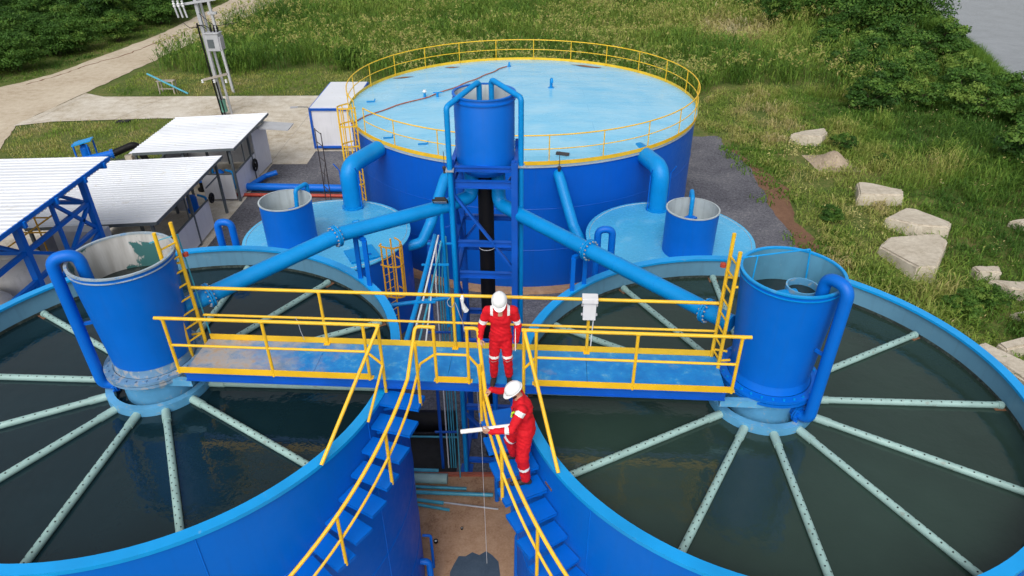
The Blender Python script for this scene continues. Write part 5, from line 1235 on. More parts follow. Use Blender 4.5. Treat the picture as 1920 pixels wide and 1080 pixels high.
# tall reed grass behind the yard
reed_poly = [(-31.5, 61.5), (-28.6, 58.5), (-24, 57.2), (-21, 59.2), (-15, 59), (-11, 56.5), (-6, 49.5), (4, 44.5), (9, 45.8), (13, 50.5), (17, 54), (22, 54), (25, 50), (31, 52), (36, 62), (33, 74), (31, 100), (-27.5, 100), (-30.2, 76)]
x, y = scatter(reed_poly, 2.6)
rusty = np.exp(-(((x-22.5)/4.0)**2 + ((y-72)/5.5)**2))
ti = .05 + .42*fbm(x*.16, y*.16, 5) + .55*(fbm(x*.5, y*.5, 8)-.5) + .08*np.clip((y-60)/40, 0, 1)
ti = np.clip(ti + .62*rusty + .20*np.clip((x+4)/14, 0, 1)*np.clip((y-58)/16, 0, 1)*fbm(x*.3, y*.3, 17)*1.6, 0, 1)
hh = (1.05 + 1.3*fbm(x*.2, y*.2, 12) + .8*(fbm(x*.8, y*.8, 15)-.4))*(1-.55*rusty)
keep = rng.uniform(0, 1, len(x)) < np.clip(.45 + 1.1*fbm(x*.25, y*.25, 31), 0, 1); x, y, ti, hh, rusty = x[keep], y[keep], ti[keep], hh[keep], rusty[keep]
parts = [blades(x, y, hh, ti, 4, .34, .022, .9, .06), arching(x, y, hh, ti, 12, .30, .036, .05, .95, .55)]
# feathery plumes on top
m_ = (rng.uniform(0, 1, len(x)) < np.clip(2.2*(fbm(x*.13, y*.13, 21)-.33), .03, .9)*(1-rusty)); px, py, ph = x[m_], y[m_], hh[m_]*1.12
def plumes(px, py, ph, per, tint, w=.055, L=.5):
    N = len(px)*per; X_ = np.repeat(px, per)+rng.normal(0, .35, N); Y_ = np.repeat(py, per)+rng.normal(0, .35, N); Z_ = ground_z(X_, Y_)+np.repeat(ph, per)*rng.uniform(.8, 1.15, N)
    A_ = rng.uniform(0, 2*np.pi, N); dx, dy = np.cos(A_), np.sin(A_); ln = rng.uniform(.1, .6, N); V = np.zeros((N, 5, 3))
    V[:, 0] = np.c_[X_, Y_, Z_-.5]; V[:, 1] = np.c_[X_+.01, Y_+.01, Z_-.5]
    V[:, 2] = np.c_[X_-dy*w, Y_+dx*w, Z_]; V[:, 3] = np.c_[X_+dy*w, Y_-dx*w, Z_]; V[:, 4] = np.c_[X_+dx*ln*L, Y_+dy*ln*L, Z_+L*(1-.4*ln)]
    b = np.arange(N)*5; return V.reshape(-1, 3), np.c_[b, b+1, b+3, b+2], np.c_[b+2, b+3, b+4], np.repeat(np.clip(tint+rng.normal(0, .08, N), 0, 1), 5)
parts.append(fluff(px, py, ph*.98, 9, .70, .12))
stuff('tall_grass', 'tall green reed grass with pale plumes behind the huge tank', 'grass', parts)
# rough meadow to the right
mead = [(12.6, 44.0), (13.9, 41), (14.2, 38.5), (14.9, 34), (14.3, 31), (13.7, 27), (13.4, 18), (13.2, 9), (28, 9), (30.5, 20), (35, 40), (39, 53), (36, 60), (30, 53), (25, 50.5), (21, 53.5), (16, 52.5), (12, 47)]
x, y = scatter(mead, 9.5)
f1 = fbm(x*.22, y*.22, 41); f2 = fbm(x*.7, y*.7, 44)
ti = np.clip(.06 + .66*f1 + .75*(f2-.5) + .16*np.exp(-((x-16.5)/3.5)**2) - .16*np.clip((x-21)/8, 0, 1), 0, 1)
hh = .16 + 1.7*np.clip(f2-.28, 0, 1)*np.clip(.30+(x-14.5)/8, .22, 1.4)*(.6+.8*f1)
lush = np.clip((27.5-y)/4, 0, 1)*np.clip((x-13.6)/2, 0, 1) + np.clip((x-21)/5, 0, 1)*np.clip((50-y)/8, 0, 1)*.7
hh = hh + .42*lush*(.5+fbm(x*.5, y*.5, 47)); ti = np.clip(ti - .22*lush + .06*np.exp(-((x-15.5)/4)**2-((y-46)/6)**2), 0, 1)
near_blk = np.ones(len(x), bool)
for poly, h, lb in blocks:
    c_ = (sum(p_[0] for p_ in poly)/len(poly), sum(p_[1] for p_ in poly)/len(poly)); d_ = np.hypot(x-c_[0], y-c_[1]); near_blk &= ~inside(x, y, poly); hh = np.where(d_ < 2.3, np.minimum(hh, .38), hh)
dh = np.hypot(x-18.7, y-37.7); near_blk &= dh > 1.05
bare = (fbm(x*.35, y*.35, 61) < .24) & (x < 18); near_blk &= ~bare
x, y, ti, hh = x[near_blk], y[near_blk], ti[near_blk], hh[near_blk]
parts = [blades(x, y, hh, ti, 5, .17, .014, 1.1, .10), arching(x, y, hh, ti, 8, .18, .020, .0, .7, .6)]
m_ = (rng.uniform(0, 1, len(x)) < .05)
parts.append(fluff(x[m_], y[m_], hh[m_]*.9+.1, 5, .80, .055))
stuff('meadow_grass', 'rough mixed green and straw grass around the concrete blocks', 'grass', parts)
# dark sedge fringe by the river
fy = rng.uniform(15, 95, 5200); fx = bank_x(fy) + rng.normal(-.9, .8, len(fy))
parts = [blades(fx, fy, 1.2 + .8*fbm(fx*.3, fy*.3, 71), .05+.25*fbm(fx*.4, fy*.4, 73), 10, .25, .028, .9, .05)]
stuff('river_sedge', 'dark green sedge fringe along the river bank', 'sedge', parts)
# short mown grass on the left, around pad and road
low = []
for poly, dn, tb0 in (([(-30, 52.2), (-12, 52.2), (-9, 54), (-11, 57), (-15, 59.5), (-21, 59.8), (-24, 57.6), (-28.5, 58.8), (-31.4, 61), (-31.8, 54)], 6.0, .50), ([(-33.2, 44.9), (-31, 45.8), (-24.4, 46.3), (-19.8, 46.2), (-19.8, 38.3), (-21, 38), (-21, 30.5), (-30, 36.8)], 7.5, .78), ([(-8.4, 42.8), (9, 42.8), (12, 45), (9, 46.5), (4, 45.5), (-6, 50.5), (-8.4, 53)], 7, .30), ([(-62, 24), (-47.6, 44.5), (-41.2, 54.8), (-39.2, 58.7), (-37.1, 74.5), (-37.1, 97), (-42, 97), (-44, 66), (-50, 56), (-70, 34)], 4.0, .18)):
    x, y = scatter(poly, dn); f1 = fbm(x*.3, y*.3, 81); k_ = (fbm(x*.45, y*.45, 87) > .24) | (tb0 < .5); x, y, f1 = x[k_], y[k_], f1[k_]; ti = np.clip(tb0 + 1.0*(f1-.5) + .4*(fbm(x*1.1, y*1.1, 83)-.5), 0, 1)
    low.append(blades(x, y, .10+.22*fbm(x*.5, y*.5, 85), ti, 9, .2, .02, .8, .05))
stuff('mown_grass', 'short patchy green and brown grass around the road and pad', 'grass', low)
# weeds along the gravel edge
x, y = scatter([(12.6, 10), (15.6, 10), (16, 44), (13.0, 44)], 6.0); k = fbm(x*.5, y*.5, 91) > .46; x, y = x[k], y[k]
stuff('verge_weeds', 'low bright green weeds creeping over the dirt verge', 'weeds', [blades(x, y, .12+.2*rng.uniform(0, 1, len(x)), .15+.2*rng.uniform(0, 1, len(x)), 16, .22, .03, 1.2, .05)])
# pale yellow flowering weeds
fl_ = []
for cx, cy, n in ((16.7, 38.6, 24), (17.4, 36.6, 8), (16.3, 33.5, 4), (16.6, 29.5, 8), (17.2, 28.2, 5), (15.8, 37.2, 5)):
    px, py = rng.normal(cx, .7, n), rng.normal(cy, .8, n); fl_.append(fluff(px, py, rng.uniform(.35, .8, n), 12, .5, .06))
stuff('flowering_weeds', 'pale yellow flowering weeds beside the gravel path', 'weeds', fl_, 'yellow_flowers')

# ---- trees and shrubs: leaf-sized faces in uneven clumps on a limbed trunk
def crown_mesh(name, seed, rx, ry, rz, zc, n_cl, n_leaf, leaf, flat=.0, base=.35):
    g_ = np.random.default_rng(seed); cl = []
    while len(cl) < n_cl:
        p_ = g_.uniform(-1, 1, 3)
        r_ = np.linalg.norm(p_)
        if r_ > 1 or r_ < .35: continue
        if p_[2] < -.92: continue
        lob = .78 + .30*np.sin(3*np.arctan2(p_[1], p_[0]) + seed) * (1-abs(p_[2]))
        cl.append(p_*lob)
    cl = np.array(cl)*np.array([rx, ry, rz]); cr2 = g_.uniform(.16, .34, n_cl)*min(rx, ry); ct_ = g_.uniform(0, 1, n_cl)**1.4
    per = n_leaf//n_cl; N = per*n_cl
    d = g_.normal(0, 1, (N, 3)); d /= np.linalg.norm(d, axis=1)[:, None]
    d[:, 2] = np.where(d[:, 2] < -.3, -d[:, 2]*.6, d[:, 2])
    P = np.repeat(cl, per, 0) + d*np.repeat(cr2, per)[:, None]*g_.uniform(.55, 1.1, (N, 1))*np.array([1.15, 1.15, .75]); P[:, 2] += zc
    nrm = d + g_.normal(0, .55, (N, 3)) + np.array([0, 0, .5]); nrm /= np.linalg.norm(nrm, axis=1)[:, None]
    a = np.cross(nrm, g_.normal(0, 1, (N, 3))); a /= np.linalg.norm(a, axis=1)[:, None]; b = np.cross(nrm, a)
    s_ = leaf*g_.uniform(.6, 1.4, (N, 1)); V = np.zeros((N, 4, 3))
    V[:, 0] = P - a*s_; V[:, 1] = P + b*s_*.55; V[:, 2] = P + a*s_; V[:, 3] = P - b*s_*.55
    i_ = np.arange(N)*4; Q = np.c_[i_, i_+1, i_+2, i_+3]
    t_ = np.clip(base*np.repeat(ct_, per)*1.3 + .12 + g_.normal(0, .12, N) + .12, 0, 1)
    return np_mesh(name, V.reshape(-1, 3), Q, np.zeros((0, 3), int), np.repeat(t_, 4), 'tree_leaves'), cl + np.array([0, 0, zc])
def trunk_mesh(name, seed, zc, r0, cl, n_l=7):
    r2 = random.Random(seed); mb = MB()
    pts = [Vector((0, 0, -.3)), Vector((r2.uniform(-.15, .15), r2.uniform(-.15, .15), zc*.4)), Vector((r2.uniform(-.3, .3), r2.uniform(-.3, .3), zc*.85))]
    mb.tube(pts, r0, 10, radii=[r0*1.25, r0, r0*.7])
    for k in range(n_l):
        e = Vector(cl[r2.randrange(len(cl))]); s_ = pts[1].lerp(pts[2], r2.uniform(.1, .95)); m_ = s_.lerp(e, .5) + Vector((0, 0, .2)); mb.tube([s_, m_, e], r0*.4, 6, radii=[r0*.5, r0*.32, r0*.12])
    me = bpy.data.meshes.new(name); me.from_pydata(mb.v, [], mb.f); me.materials.append(MATS['bark']); me.polygons.foreach_set('use_smooth', [True]*len(mb.f)); return me
VAR = []
for k, (rx, ry, rz, zc, ncl, nl, lf, bs_) in enumerate([(3.0, 2.8, 2.5, 2.5, 80, 9600, .12, .40), (2.4, 2.6, 2.7, 2.7, 70, 8400, .12, .55), (3.4, 3.0, 2.3, 2.2, 84, 10000, .12, .30), (2.2, 2.0, 1.8, 1.7, 54, 6400, .11, .65)]):
    cm, cl = crown_mesh('crown', 100+k, rx, ry, rz, zc, ncl, nl, lf, base=bs_); VAR.append((cm, trunk_mesh('trunk', 100+k, zc, .16, cl)))
WIDE, wcl = crown_mesh('crown', 140, 5.2, 5.0, 3.0, 3.0, 120, 17000, .13, base=.5); VAR.append((WIDE, trunk_mesh('trunk', 140, 3.0, .26, wcl, 12)))
SHR = []
for k, (rx, ry, rz, zc, ncl, nl, lf, bs_) in enumerate([(1.7, 1.5, 1.0, .9, 40, 5200, .085, .42), (1.4, 1.5, 1.2, 1.0, 36, 4600, .085, .62)]):
    cm, cl = crown_mesh('foliage', 160+k, rx, ry, rz, zc, ncl, nl, lf, base=bs_); SHR.append((cm, trunk_mesh('stem', 160+k, zc, .07, cl, 6)))
def plant_tree(name, x, y, var, s_, rz, label, cat, group, pn=('crown', 'trunk')):
    t = thing(name, label, cat, (x, y, float(ground_z(x, y))), group); t.scale = (s_, s_, s_); t.rotation_euler.z = rz
    for me, nm in zip(var, pn):
        o = bpy.data.objects.new(nm, me); COL.objects.link(o); o.parent = t
rt = random.Random(5)
wood = []
yy = 50.0
while yy < 100:
    edge = float(np.interp(yy, [50, 58.5, 66, 75, 97], [-48.5, -43.6, -41.0, -39.6, -39.6]))
    for k in range(5 if yy > 56 else 3): wood.append((edge - k*3.4 + rt.uniform(-1, 1), yy + rt.uniform(-1.3, 1.3), k))
    yy += 3.6
for x, y, k in wood:
    plant_tree('roadside_tree', x, y, VAR[rt.choice([0, 1, 2, 3] if k == 0 else [0, 1, 2])], rt.uniform(.7, 1.25)*(.72 if k == 0 else 1.0), rt.uniform(0, 6.28), 'dark leafy tree in the dense wood left of the road' if k else 'leafy tree at the edge of the wood beside the road', 'tree', 'trees of the wood left of the road')
for x, y, v_, s_, lb in [(36.3, 70.5, 4, 1.05, 'wide spreading tree on the river bank with low feathery branches'), (33.0, 77, 0, 1.15, 'dark tree left of the wide spreading tree'), (28.5, 84, 2, 1.1, 'dark tree at the top edge, farthest left of the bank trees'), (39.8, 81, 1, 1.2, 'dark tree behind the wide spreading tree by the river'), (36, 86, 2, 1.25, 'dark tree at the back of the bank trees'), (24.5, 92, 0, 1.0, 'small tree at the top edge above the rusty grass'), (31.5, 68.5, 3, .9, 'low bright tree in front of the bank trees'), (42.5, 88, 0, 1.2, 'dark tree nearest the river at the top edge'), (39.2, 75, 2, 1.0, 'dark tree just right of the wide spreading tree'), (34.5, 66, 3, 1.0, 'low dark tree in front of the wide spreading tree'), (28, 75, 1, .9, 'dark tree beside the rusty grass'), (30.5, 81, 0, 1.1, 'dark tree behind the one beside the rusty grass'), (37.5, 79, 0, 1.2, 'dark tree directly behind the wide spreading tree'), (13.5, 86, 3, 1.1, 'bright rounded tree in the reeds right of the middle'), (-33+4.5, 97, 3, .8, 'small tree beside the far end of the road')]:
    plant_tree('bank_tree', x, y, VAR[v_], s_, rt.uniform(0, 6.28), lb, 'tree', 'trees on the river bank')
shr = [(28, 51.5), (31, 54), (33.5, 57), (30, 58.5), (27.5, 56), (34.5, 52), (32.5, 49.5), (36.5, 56.5), (35, 61), (31.5, 62.5), (38, 60.5), (29, 48), (35.5, 48.5), (34, 45), (33, 41.5), (31.5, 45.5), (33, 64.5), (37, 65.5), (28.5, 64), (30, 37), (28.8, 31.5), (25, 47.5), (27.5, 27.0), (40.5, 66)]
ords = ['first', 'second', 'third', 'fourth', 'fifth', 'sixth', 'seventh', 'eighth']
for k, (x, y) in enumerate(shr):
    plant_tree('bush', x, y, SHR[k % 2], rt.uniform(.95, 1.5), rt.uniform(0, 6.28), 'dark green bush in the thicket between meadow and river', 'bush', 'bushes in the thicket by the river', ('foliage', 'stem'))
for k, (x, y, lb) in enumerate([(15.6, 30.2, 'low green bush on the dirt verge halfway along the path'), (20.2, 39.6, 'low bush right of the farthest concrete block'), (21.3, 37.2, 'low bush right of the gravel heap'), (18.6, 22.5, 'low bush in front of the largest concrete block'), (17.3, 22.0, 'bush beside the right clarifier rim'), (19.3, 20.6, 'bush above the broken slab'), (-24.5, 60.5, 'bush at the left end of the reeds'), (-14, 60.3, 'bush at the front edge of the reeds')]):
    plant_tree('bush', x, y, SHR[k % 2], rt.uniform(.35, .55) if k < 6 else .9, rt.uniform(0, 6.28), lb, 'bush', 'low bushes', ('foliage', 'stem'))
# ---------------------------------------------------------------- people: one continuous surface each, from a smooth distance field
def surface_net(D, org, h):
    S = D < 0; nx_, ny_, nz_ = D.shape
    c = [S[i:nx_-1+i, j:ny_-1+j, k:nz_-1+k] for i in (0, 1) for j in (0, 1) for k in (0, 1)]
    tot = sum(a.astype(np.int8) for a in c); act = (tot > 0) & (tot < 8)
    idx = np.argwhere(act); n = len(idx); ids = np.full(act.shape, -1, np.int64); ids[act] = np.arange(n)
    acc = np.zeros((n, 3)); cnt = np.zeros(n)
    off = np.array([(i, j, k) for i in (0, 1) for j in (0, 1) for k in (0, 1)])
    cv = np.stack([D[idx[:, 0]+o[0], idx[:, 1]+o[1], idx[:, 2]+o[2]] for o in off], 1)
    for a in range(8):
        for b in range(a+1, 8):
            if np.abs(off[a]-off[b]).sum() != 1: continue
            m_ = (cv[:, a] < 0) != (cv[:, b] < 0); t = cv[:, a]/(cv[:, a]-cv[:, b]+1e-12)
            p_ = off[a] + (off[b]-off[a])*t[:, None]; acc[m_] += p_[m_]; cnt[m_] += 1
    V = (idx + acc/cnt[:, None])*h + org
    Fq = []
    for ax in range(3):
        sl0 = [slice(None)]*3; sl1 = [slice(None)]*3; sl0[ax] = slice(0, -1); sl1[ax] = slice(1, None)
        A, B = S[tuple(sl0)], S[tuple(sl1)]; ch = np.argwhere(A != B); u, v = [a for a in range(3) if a != ax]
        ok = (ch[:, u] > 0) & (ch[:, v] > 0) & (ch[:, u] < D.shape[u]-1) & (ch[:, v] < D.shape[v]-1); ch = ch[ok]
        ins = A[ch[:, 0], ch[:, 1], ch[:, 2]]
        def cell(du, dv):
            q = ch.copy(); q[:, u] += du; q[:, v] += dv; return ids[q[:, 0], q[:, 1], q[:, 2]]
        q = np.stack([cell(-1, -1), cell(0, -1), cell(0, 0), cell(-1, 0)], 1)
        flip = ins if ax != 1 else ~ins
        q[~flip] = q[~flip][:, ::-1]; Fq.append(q)
    return V, np.concatenate(Fq)
class Fig:
    def __init__(s): s.p = []
    def seg(s, a, b, r0, r1, mat, k=.03, bands=(), sq=None): s.p.append(('s', np.array(a, float), np.array(b, float), r0, r1, mat, k, bands))
    def ell(s, c, rad, mat, k=.03, M=None): s.p.append(('e', np.array(c, float), np.array(rad, float), np.eye(3) if M is None else np.array(M), 0, mat, k, ()))
    def dist(s, q, P):
        if q[0] == 's':
            a, b = q[1], q[2]; ab = b-a; t = np.clip(((P-a)@ab)/(ab@ab+1e-12), 0, 1)
            return np.linalg.norm(P-a-t[..., None]*ab, axis=-1) - (q[3]+(q[4]-q[3])*t), t
        L_ = (P-q[1])@q[3]; k0 = np.linalg.norm(L_/q[2], axis=-1); k1 = np.linalg.norm(L_/(q[2]**2), axis=-1)+1e-9
        return k0*(k0-1)/k1, np.zeros(P.shape[:-1])
    def mesh(s, h=.0085):
        pts = []
        for q in s.p:
            R_ = max(q[3], q[4]) if q[0] == 's' else None
            pts += ([q[1]-R_, q[1]+R_, q[2]-R_, q[2]+R_] if q[0] == 's' else [q[1]-max(q[2]), q[1]+max(q[2])])
        lo = np.min(pts, 0)-.04; hi = np.max(pts, 0)+.04; n = np.ceil((hi-lo)/h).astype(int)+1
        D = np.full(n, .2, np.float32); gr = [lo[i]+np.arange(n[i])*h for i in range(3)]
        for q in s.p:
            if q[0] == 's': R_ = max(q[3], q[4]); l, u = np.minimum(q[1], q[2])-R_, np.maximum(q[1], q[2])+R_
            else: l, u = q[1]-max(q[2]), q[1]+max(q[2])
            i0 = np.maximum(((l-.06-lo)/h).astype(int), 0); i1 = np.minimum(((u+.06-lo)/h).astype(int)+2, n)
            G = np.stack(np.meshgrid(*[gr[i][i0[i]:i1[i]] for i in range(3)], indexing='ij'), -1)
            d, _ = s.dist(q, G)
            if q[5] == 0:
                d = d + .0060*np.sin(34*G[..., 2]+26*G[..., 0]+3*np.sin(13*G[..., 1]+7*G[..., 2]))*np.sin(29*G[..., 0]+25*G[..., 1]+11*G[..., 2]+2*np.sin(17*G[..., 2])) + .0022*np.sin(61*G[..., 2]+52*G[..., 1]-38*G[..., 0]+4*np.sin(19*G[..., 0]+12*G[..., 2]))
            sl = tuple(slice(i0[i], i1[i]) for i in range(3)); o = D[sl]; k = q[6]
            hh_ = np.clip(.5+.5*(o-d)/k, 0, 1); D[sl] = o*(1-hh_)+d*hh_ - k*hh_*(1-hh_)
        V, Fq = surface_net(D, lo, h)
        C_ = V[Fq].mean(1); best = np.full(len(C_), 9.); mat = np.zeros(len(C_), int)
        for q in s.p:
            d, t = s.dist(q, C_); m_ = d < best; mm = np.full(len(C_), q[5])
            for t0, t1, bm_ in q[7]: mm[(t > t0) & (t < t1)] = bm_
            best[m_] = d[m_]; mat[m_] = mm[m_]
        return V, Fq, mat, C_
PM = ['red_cloth', 'reflective', 'skin', 'boot', 'hair', 'white_pvc']
def hand(f, wr, d, up, side, s_=1.06, curl=.5, hold=False):
    """palm and five fingers: wr wrist, d finger direction, up = back-of-hand normal, side = towards the thumb"""
    wr, d, up, side = (np.array(v, float) for v in (wr, d, up, side)); d /= np.linalg.norm(d); up = up - d*(up@d); up /= np.linalg.norm(up); w = np.cross(d, up)
    if w@side < 0: w = -w
    c = wr + d*.055*s_
    for k in range(4): f.seg(wr+d*.01*s_+w*(.018-.012*k)*s_, wr+d*.085*s_+w*(.033-.021*k)*s_, .017*s_, .014*s_, 2, .012)
    for k, L_ in enumerate((.072, .082, .076, .060)):
        p0 = wr + d*.088*s_ + w*(.034-.0215*k)*s_; dir_ = d + w*(.06-.05*k); dir_ /= np.linalg.norm(dir_); r_ = .0098*s_
        ang = 0.0; p_ = p0
        for j, fr in enumerate((.45, .32, .23)):
            ang += curl*(.75 if j == 0 else 1.0); dd_ = dir_*math.cos(ang) - up*math.sin(ang); q = p_ + dd_*L_*fr*s_
            f.seg(p_, q, r_*(1-.06*j), r_*(.94-.06*j), 2, .004); p_ = q
    t0 = wr + d*.028*s_ + w*.026*s_; t1 = t0 + (d*.55+w*.75-up*.25)*.045*s_; t2 = t1 + (d*.85+w*.25-up*.45)*.034*s_; t3 = t2 + (d*.9-up*.45)*.026*s_
    f.seg(t0, t1, .015*s_, .012*s_, 2, .01); f.seg(t1, t2, .0115*s_, .0105*s_, 2, .004); f.seg(t2, t3, .0105*s_, .009*s_, 2, .004)
def boot(f, an, toe):
    an, toe = np.array(an, float), np.array(toe, float); d = toe-an; d[2] = 0; d /= np.linalg.norm(d); z = toe[2]
    heel = np.array([an[0], an[1], z]) - d*.05
    f.seg(an + np.array([0, 0, .10]), an, .056, .050, 3, .02); f.seg(an, heel + np.array([0, 0, .045]), .048, .042, 3, .02)
    f.seg(heel + np.array([0, 0, .042]), heel + d*.20 + np.array([0, 0, .040]), .042, .040, 3, .02); f.seg(heel + d*.14 + np.array([0, 0, .05]), heel + d*.27 + np.array([0, 0, .040]), .045, .036, 3, .02)
def head(f, c, face, up, s_=1.05, beard=False):
    c, face, up = (np.array(v, float) for v in (c, face, up)); face /= np.linalg.norm(face); up = up - face*(up@face); up /= np.linalg.norm(up); rt_ = np.cross(face, up); M = np.stack([rt_, face, up], 1)
    P = lambda a, b, cc: c + (rt_*a + face*b + up*cc)*s_
    f.ell(P(0, -.005, .03), np.array([.076, .096, .092])*s_, 4 if beard else 2, .02, M); f.ell(P(0, .022, -.035), np.array([.060, .072, .080])*s_, 2, .025, M)
    f.ell(P(0, .040, -.088), np.array([.034, .036, .026])*s_, 4 if beard else 2, .02, M)
    f.seg(P(0, .092, .012), P(0, .108, -.028), .009*s_, .014*s_, 2, .012)
    for a in (-1, 1):
        f.ell(P(a*.076, -.012, -.012), np.array([.012, .020, .032])*s_, 2, .008, M); f.ell(P(a*.032, .086, .014), np.array([.011, .007, .006])*s_, 4, .002, M); f.seg(P(a*.016, .094, .034), P(a*.048, .084, .034), .006*s_, .005*s_, 4 if beard else 2, .006)
    f.seg(P(-.020, .088, -.058), P(.020, .088, -.058), .007*s_, .007*s_, 2, .004)
    if beard:
        f.seg(P(-.055, .045, -.06), P(-.03, .082, -.08), .016*s_, .016*s_, 4, .01); f.seg(P(.055, .045, -.06), P(.03, .082, -.08), .016*s_, .016*s_, 4, .01); f.seg(P(-.025, .094, -.044), P(.025, .094, -.044), .006*s_, .006*s_, 4, .004)
    return M, P
def helmet(parent, c, face, up, s_=1.05):
    """hard hat: dome with a raised ridge, a rim and a front peak"""
    c, face, up = (Vector(v) for v in (c, face, up)); face.normalize(); up = (up - face*up.dot(face)).normalized(); rt_ = face.cross(up)
    T = lambda a, b, z: tuple(c + (rt_*a + face*b + up*z)*s_)
    mb = MB(); n = 40; rows = 12; V = []; Fc = []
    for i in range(rows+1):
        ph = math.pi/2*i/rows
        for j in range(n):
            a = 2*math.pi*j/n; r_ = math.cos(ph); x_ = .112*r_*math.cos(a); y_ = .136*r_*math.sin(a); z_ = .112*math.sin(ph)
            rdg = .010*math.exp(-(x_/.018)**2)*min(1, z_/.05); V.append(T(x_, y_, z_ + rdg + .035))
    for i in range(rows):
        for j in range(n): Fc.append((i*n+j, i*n+(j+1) % n, (i+1)*n+(j+1) % n, (i+1)*n+j))
    mb.add(V, Fc)
    V = []; Fc = []
    for (k, dz) in ((0, .035), (1, .030), (1, .022), (0, .026)):
        for j in range(n):
            a = 2*math.pi*j/n; pk = max(0, math.sin(a))**3; e = (.007 + .046*pk)*k; V.append(T((.112+e*.8)*math.cos(a), (.136+e)*math.sin(a), dz - .022*pk*k))
    for i in range(3):
        for j in range(n): Fc.append((i*n+j, (i+1)*n+j, (i+1)*n+(j+1) % n, i*n+(j+1) % n))
    mb.add(V, Fc); h_ = mb.build('helmet', 'helmet_white', parent, angle=60); sb = h_.modifiers.new('solid', 'SOLIDIFY'); sb.thickness = .004
    return h_
def person(name, label, f, loc, special=None):
    V, Fq, mat, C_ = f.mesh()
    if special is not None: mat = special(C_, mat)
    t = thing(name, label, 'person', loc, 'workers in red coveralls')
    me = bpy.data.meshes.new('body'); me.from_pydata((V-np.array(loc)).tolist(), [], Fq.tolist())
    for m_ in PM: me.materials.append(MATS[m_])
    me.polygons.foreach_set('material_index', mat.astype(np.int32)); me.polygons.foreach_set('use_smooth', [True]*len(Fq)); me.update()
    o = bpy.data.objects.new('body', me); COL.objects.link(o); o.parent = t; ORI[o.name] = loc
    return t
# worker A: at the top of the right stair, facing the camera, looking down, one hand on the rail
f = Fig(); cx = -.19
f.ell((cx, 9.09, 8.70), (.185, .125, .22), 0, .05); f.ell((cx, 9.10, 8.45), (.165, .125, .20), 0, .05); f.ell((cx, 9.12, 8.32), (.168, .130, .13), 0, .05)
f.seg((cx-.17, 9.09, 8.845), (cx+.17, 9.09, 8.845), .075, .075, 0, .05); f.seg((cx, 9.09, 8.86), (cx, 9.05, 9.00), .075, .056, 2, .02)
f.seg((cx-.09, 9.10, 8.92), (cx+.09, 9.10, 8.92), .05, .05, 0, .03)
for s_, kx, ax in ((-1, -.115, -.125), (1, .110, .130)):
    f.seg((cx+s_*.085, 9.12, 8.33), (cx+kx, 9.06, 7.93), .105, .082, 0, .04, [(.88, .99, 1)]); f.seg((cx+kx, 9.06, 7.93), (cx+ax, 9.10, 7.55), .080, .066, 0, .03, [(.0, .08, 1)])
    boot(f, (cx+ax, 9.11, 7.49), (cx+ax*1.15, 8.95, 7.405))
a_sh, a_el, a_wr = (cx-.215, 9.09, 8.84), (cx-.30, 9.10, 8.56), (-.525, 8.86, 8.435)
f.seg(a_sh, a_el, .072, .060, 0, .04, [(.62, .86, 1)]); f.seg(a_el, a_wr, .060, .045, 0, .025); hand(f, a_wr, (.05, -.98, -.12), (-.2, .0, 1), (1, 0, -.2), curl=.62)
b_sh, b_el, b_wr = (cx+.215, 9.09, 8.84), (cx+.285, 9.11, 8.55), (cx+.255, 9.00, 8.30)
f.seg(b_sh, b_el, .072, .060, 0, .04, [(.62, .86, 1)]); f.seg(b_el, b_wr, .060, .045, 0, .025); hand(f, b_wr, (-.05, -.25, -1), (.9, .1, 0), (-.3, -1, 0), curl=.55)
HA = (cx-.01, 8.985, 9.095); faceA, upA = (.0, -.82, -.58), (0, -.45, .9)
head(f, HA, faceA, upA)
def spA(C_, m_):
    m_ = m_.copy(); red = m_ == 0
    st = red & (C_[:, 2] > 8.79) & (np.abs(np.abs(C_[:, 0]-cx)-.135) < .022) & (C_[:, 1] < 9.12); m_[st] = 1
    nk = red & (C_[:, 2] > 8.72+.9*np.abs(C_[:, 0]-cx)) & (np.abs(C_[:, 0]-cx) < .035) & (C_[:, 1] < 9.06) & (C_[:, 2] > 8.80); m_[nk] = 2
    return m_
pa = person('person', 'worker in red coverall and white helmet standing on the walkway, looking down at the stair', f, (cx, 9.11, DECK_Z), spA)
helmet(pa, HA, faceA, upA)
mb = MB(); q = Vector((cx+.24, 8.98, 8.36)); mb.box(q, (.012, .20, .34), Matrix.Rotation(R(-12), 3, 'X')); o = mb.build('clipboard', 'paper', None, tuple(q), False); tag(o, 'thin white clipboard held edge on at the side of the standing worker', 'clipboard')
# worker B: on the right stair, facing left, far hand on the rail, near hand holding a paper roll
f = Fig()
tx = .155
f.ell((tx-.01, 7.84, 7.86), (.165, .19, .24), 0, .05); f.ell((tx+.02, 7.83, 7.62), (.168, .175, .20), 0, .05); f.ell((tx+.03, 7.82, 7.48), (.170, .172, .14), 0, .05)
f.seg((tx-.03, 7.68, 8.02), (tx-.06, 8.00, 8.04), .075, .075, 0, .05); f.seg((tx-.04, 7.85, 8.04), (tx-.09, 7.86, 8.17), .075, .056, 2, .02); f.seg((tx-.03, 7.77, 8.09), (tx-.03, 7.94, 8.09), .05, .05, 0, .03)
NZ, FZ = 6.515, 6.75
f.seg((tx+.03, 7.73, 7.48), (tx-.01, 7.62, 7.06), .128, .100, 0, .04); f.seg((tx-.01, 7.62, 7.06), (tx+.045, 7.60, 6.66), .098, .078, 0, .03, [(.42, .54, 1)])
boot(f, (tx+.05, 7.60, NZ+.09), (tx-.20, 7.56, NZ+.004))
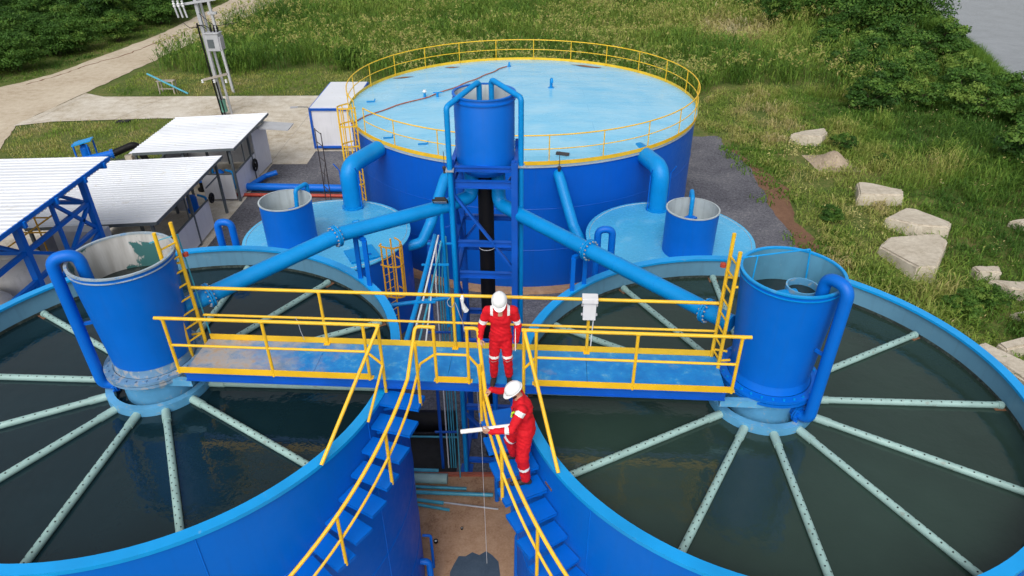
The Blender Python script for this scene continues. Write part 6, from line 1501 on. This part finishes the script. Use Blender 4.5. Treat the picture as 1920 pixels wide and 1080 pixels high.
f.seg((tx+.0, 7.91, 7.48), (tx-.20, 7.93, 7.17), .122, .094, 0, .04, [(.90, 1, 1)]); f.seg((tx-.20, 7.93, 7.17), (tx-.145, 7.92, 6.90), .092, .074, 0, .03, [(0, .1, 1)])
boot(f, (tx-.14, 7.92, FZ+.09), (tx-.36, 7.90, FZ+.004))
n_sh, n_el, n_wr = (tx-.02, 7.655, 8.00), (tx-.18, 7.50, 7.76), (tx-.475, 7.50, 7.735)
f.seg(n_sh, n_el, .074, .062, 0, .04, [(.02, .26, 1)]); f.seg(n_el, n_wr, .062, .045, 0, .025, [(.10, .32, 1)]); hand(f, n_wr, (-1, .08, .0), (.1, -.95, -.15), (0, .1, 1), curl=.62)
d_sh, d_el, d_wr = (tx-.06, 8.03, 8.01), (tx-.26, 8.13, 7.98), (tx-.475, 8.04, 8.085)
f.seg(d_sh, d_el, .072, .060, 0, .04); f.seg(d_el, d_wr, .060, .045, 0, .025); hand(f, d_wr, (-.9, -.25, -.15), (0, .1, 1), (.0, -1, 0), curl=.75)
HB = (tx-.125, 7.855, 8.235); faceB, upB = (-.80, -.30, -.52), (-.42, -.12, .9)
head(f, HB, faceB, upB, beard=True)
pb = person('person', 'worker in red coverall and white helmet on the stair, holding a paper roll', f, (tx, 7.7, NZ))
helmet(pb, HB, faceB, upB)
nw = Vector(n_wr) + Vector((-.10, .055, .005)); dv = Vector((-.99, -.02, -.13)).normalized()
pr = thing('paper_roll', 'long white paper roll held by the worker on the stair', 'paper roll', tuple(nw))
mb = MB(); mb.tube([nw - dv*.42, nw + dv*.36], .034, 18, caps=False); mb.tube([nw - dv*.418, nw + dv*.358], .025, 18, caps=False); mb.build('outer_sheet', 'paper', pr)
mb = MB(); mb.disc(nw + dv*.33, .03, 16, 0, dv); mb.build('roll_core', 'paper', pr)
q = Vector((tx-.155, 7.66, 7.93)); gd = thing('gas_detector', 'lime green gas detector clipped to the chest of the worker on the stair', 'gas detector', tuple(q))
Mg = Matrix.Rotation(R(40), 3, 'Z') @ Matrix.Rotation(R(12), 3, 'X')
mb = MB(); mb.box(q, (.055, .03, .11), Mg); mb.build('case', 'lime', gd, smooth=False, bevel=.008)
mb = MB(); mb.box(q + Mg @ Vector((0, -.017, .01)), (.030, .006, .045), Mg); mb.build('screen', 'black_plastic', gd, smooth=False)
mb = MB(); mb.tube([q + Vector((0, 0, .05)), q + Vector((.02, .03, .10))], .006, 6); mb.build('strap', 'black_plastic', gd)
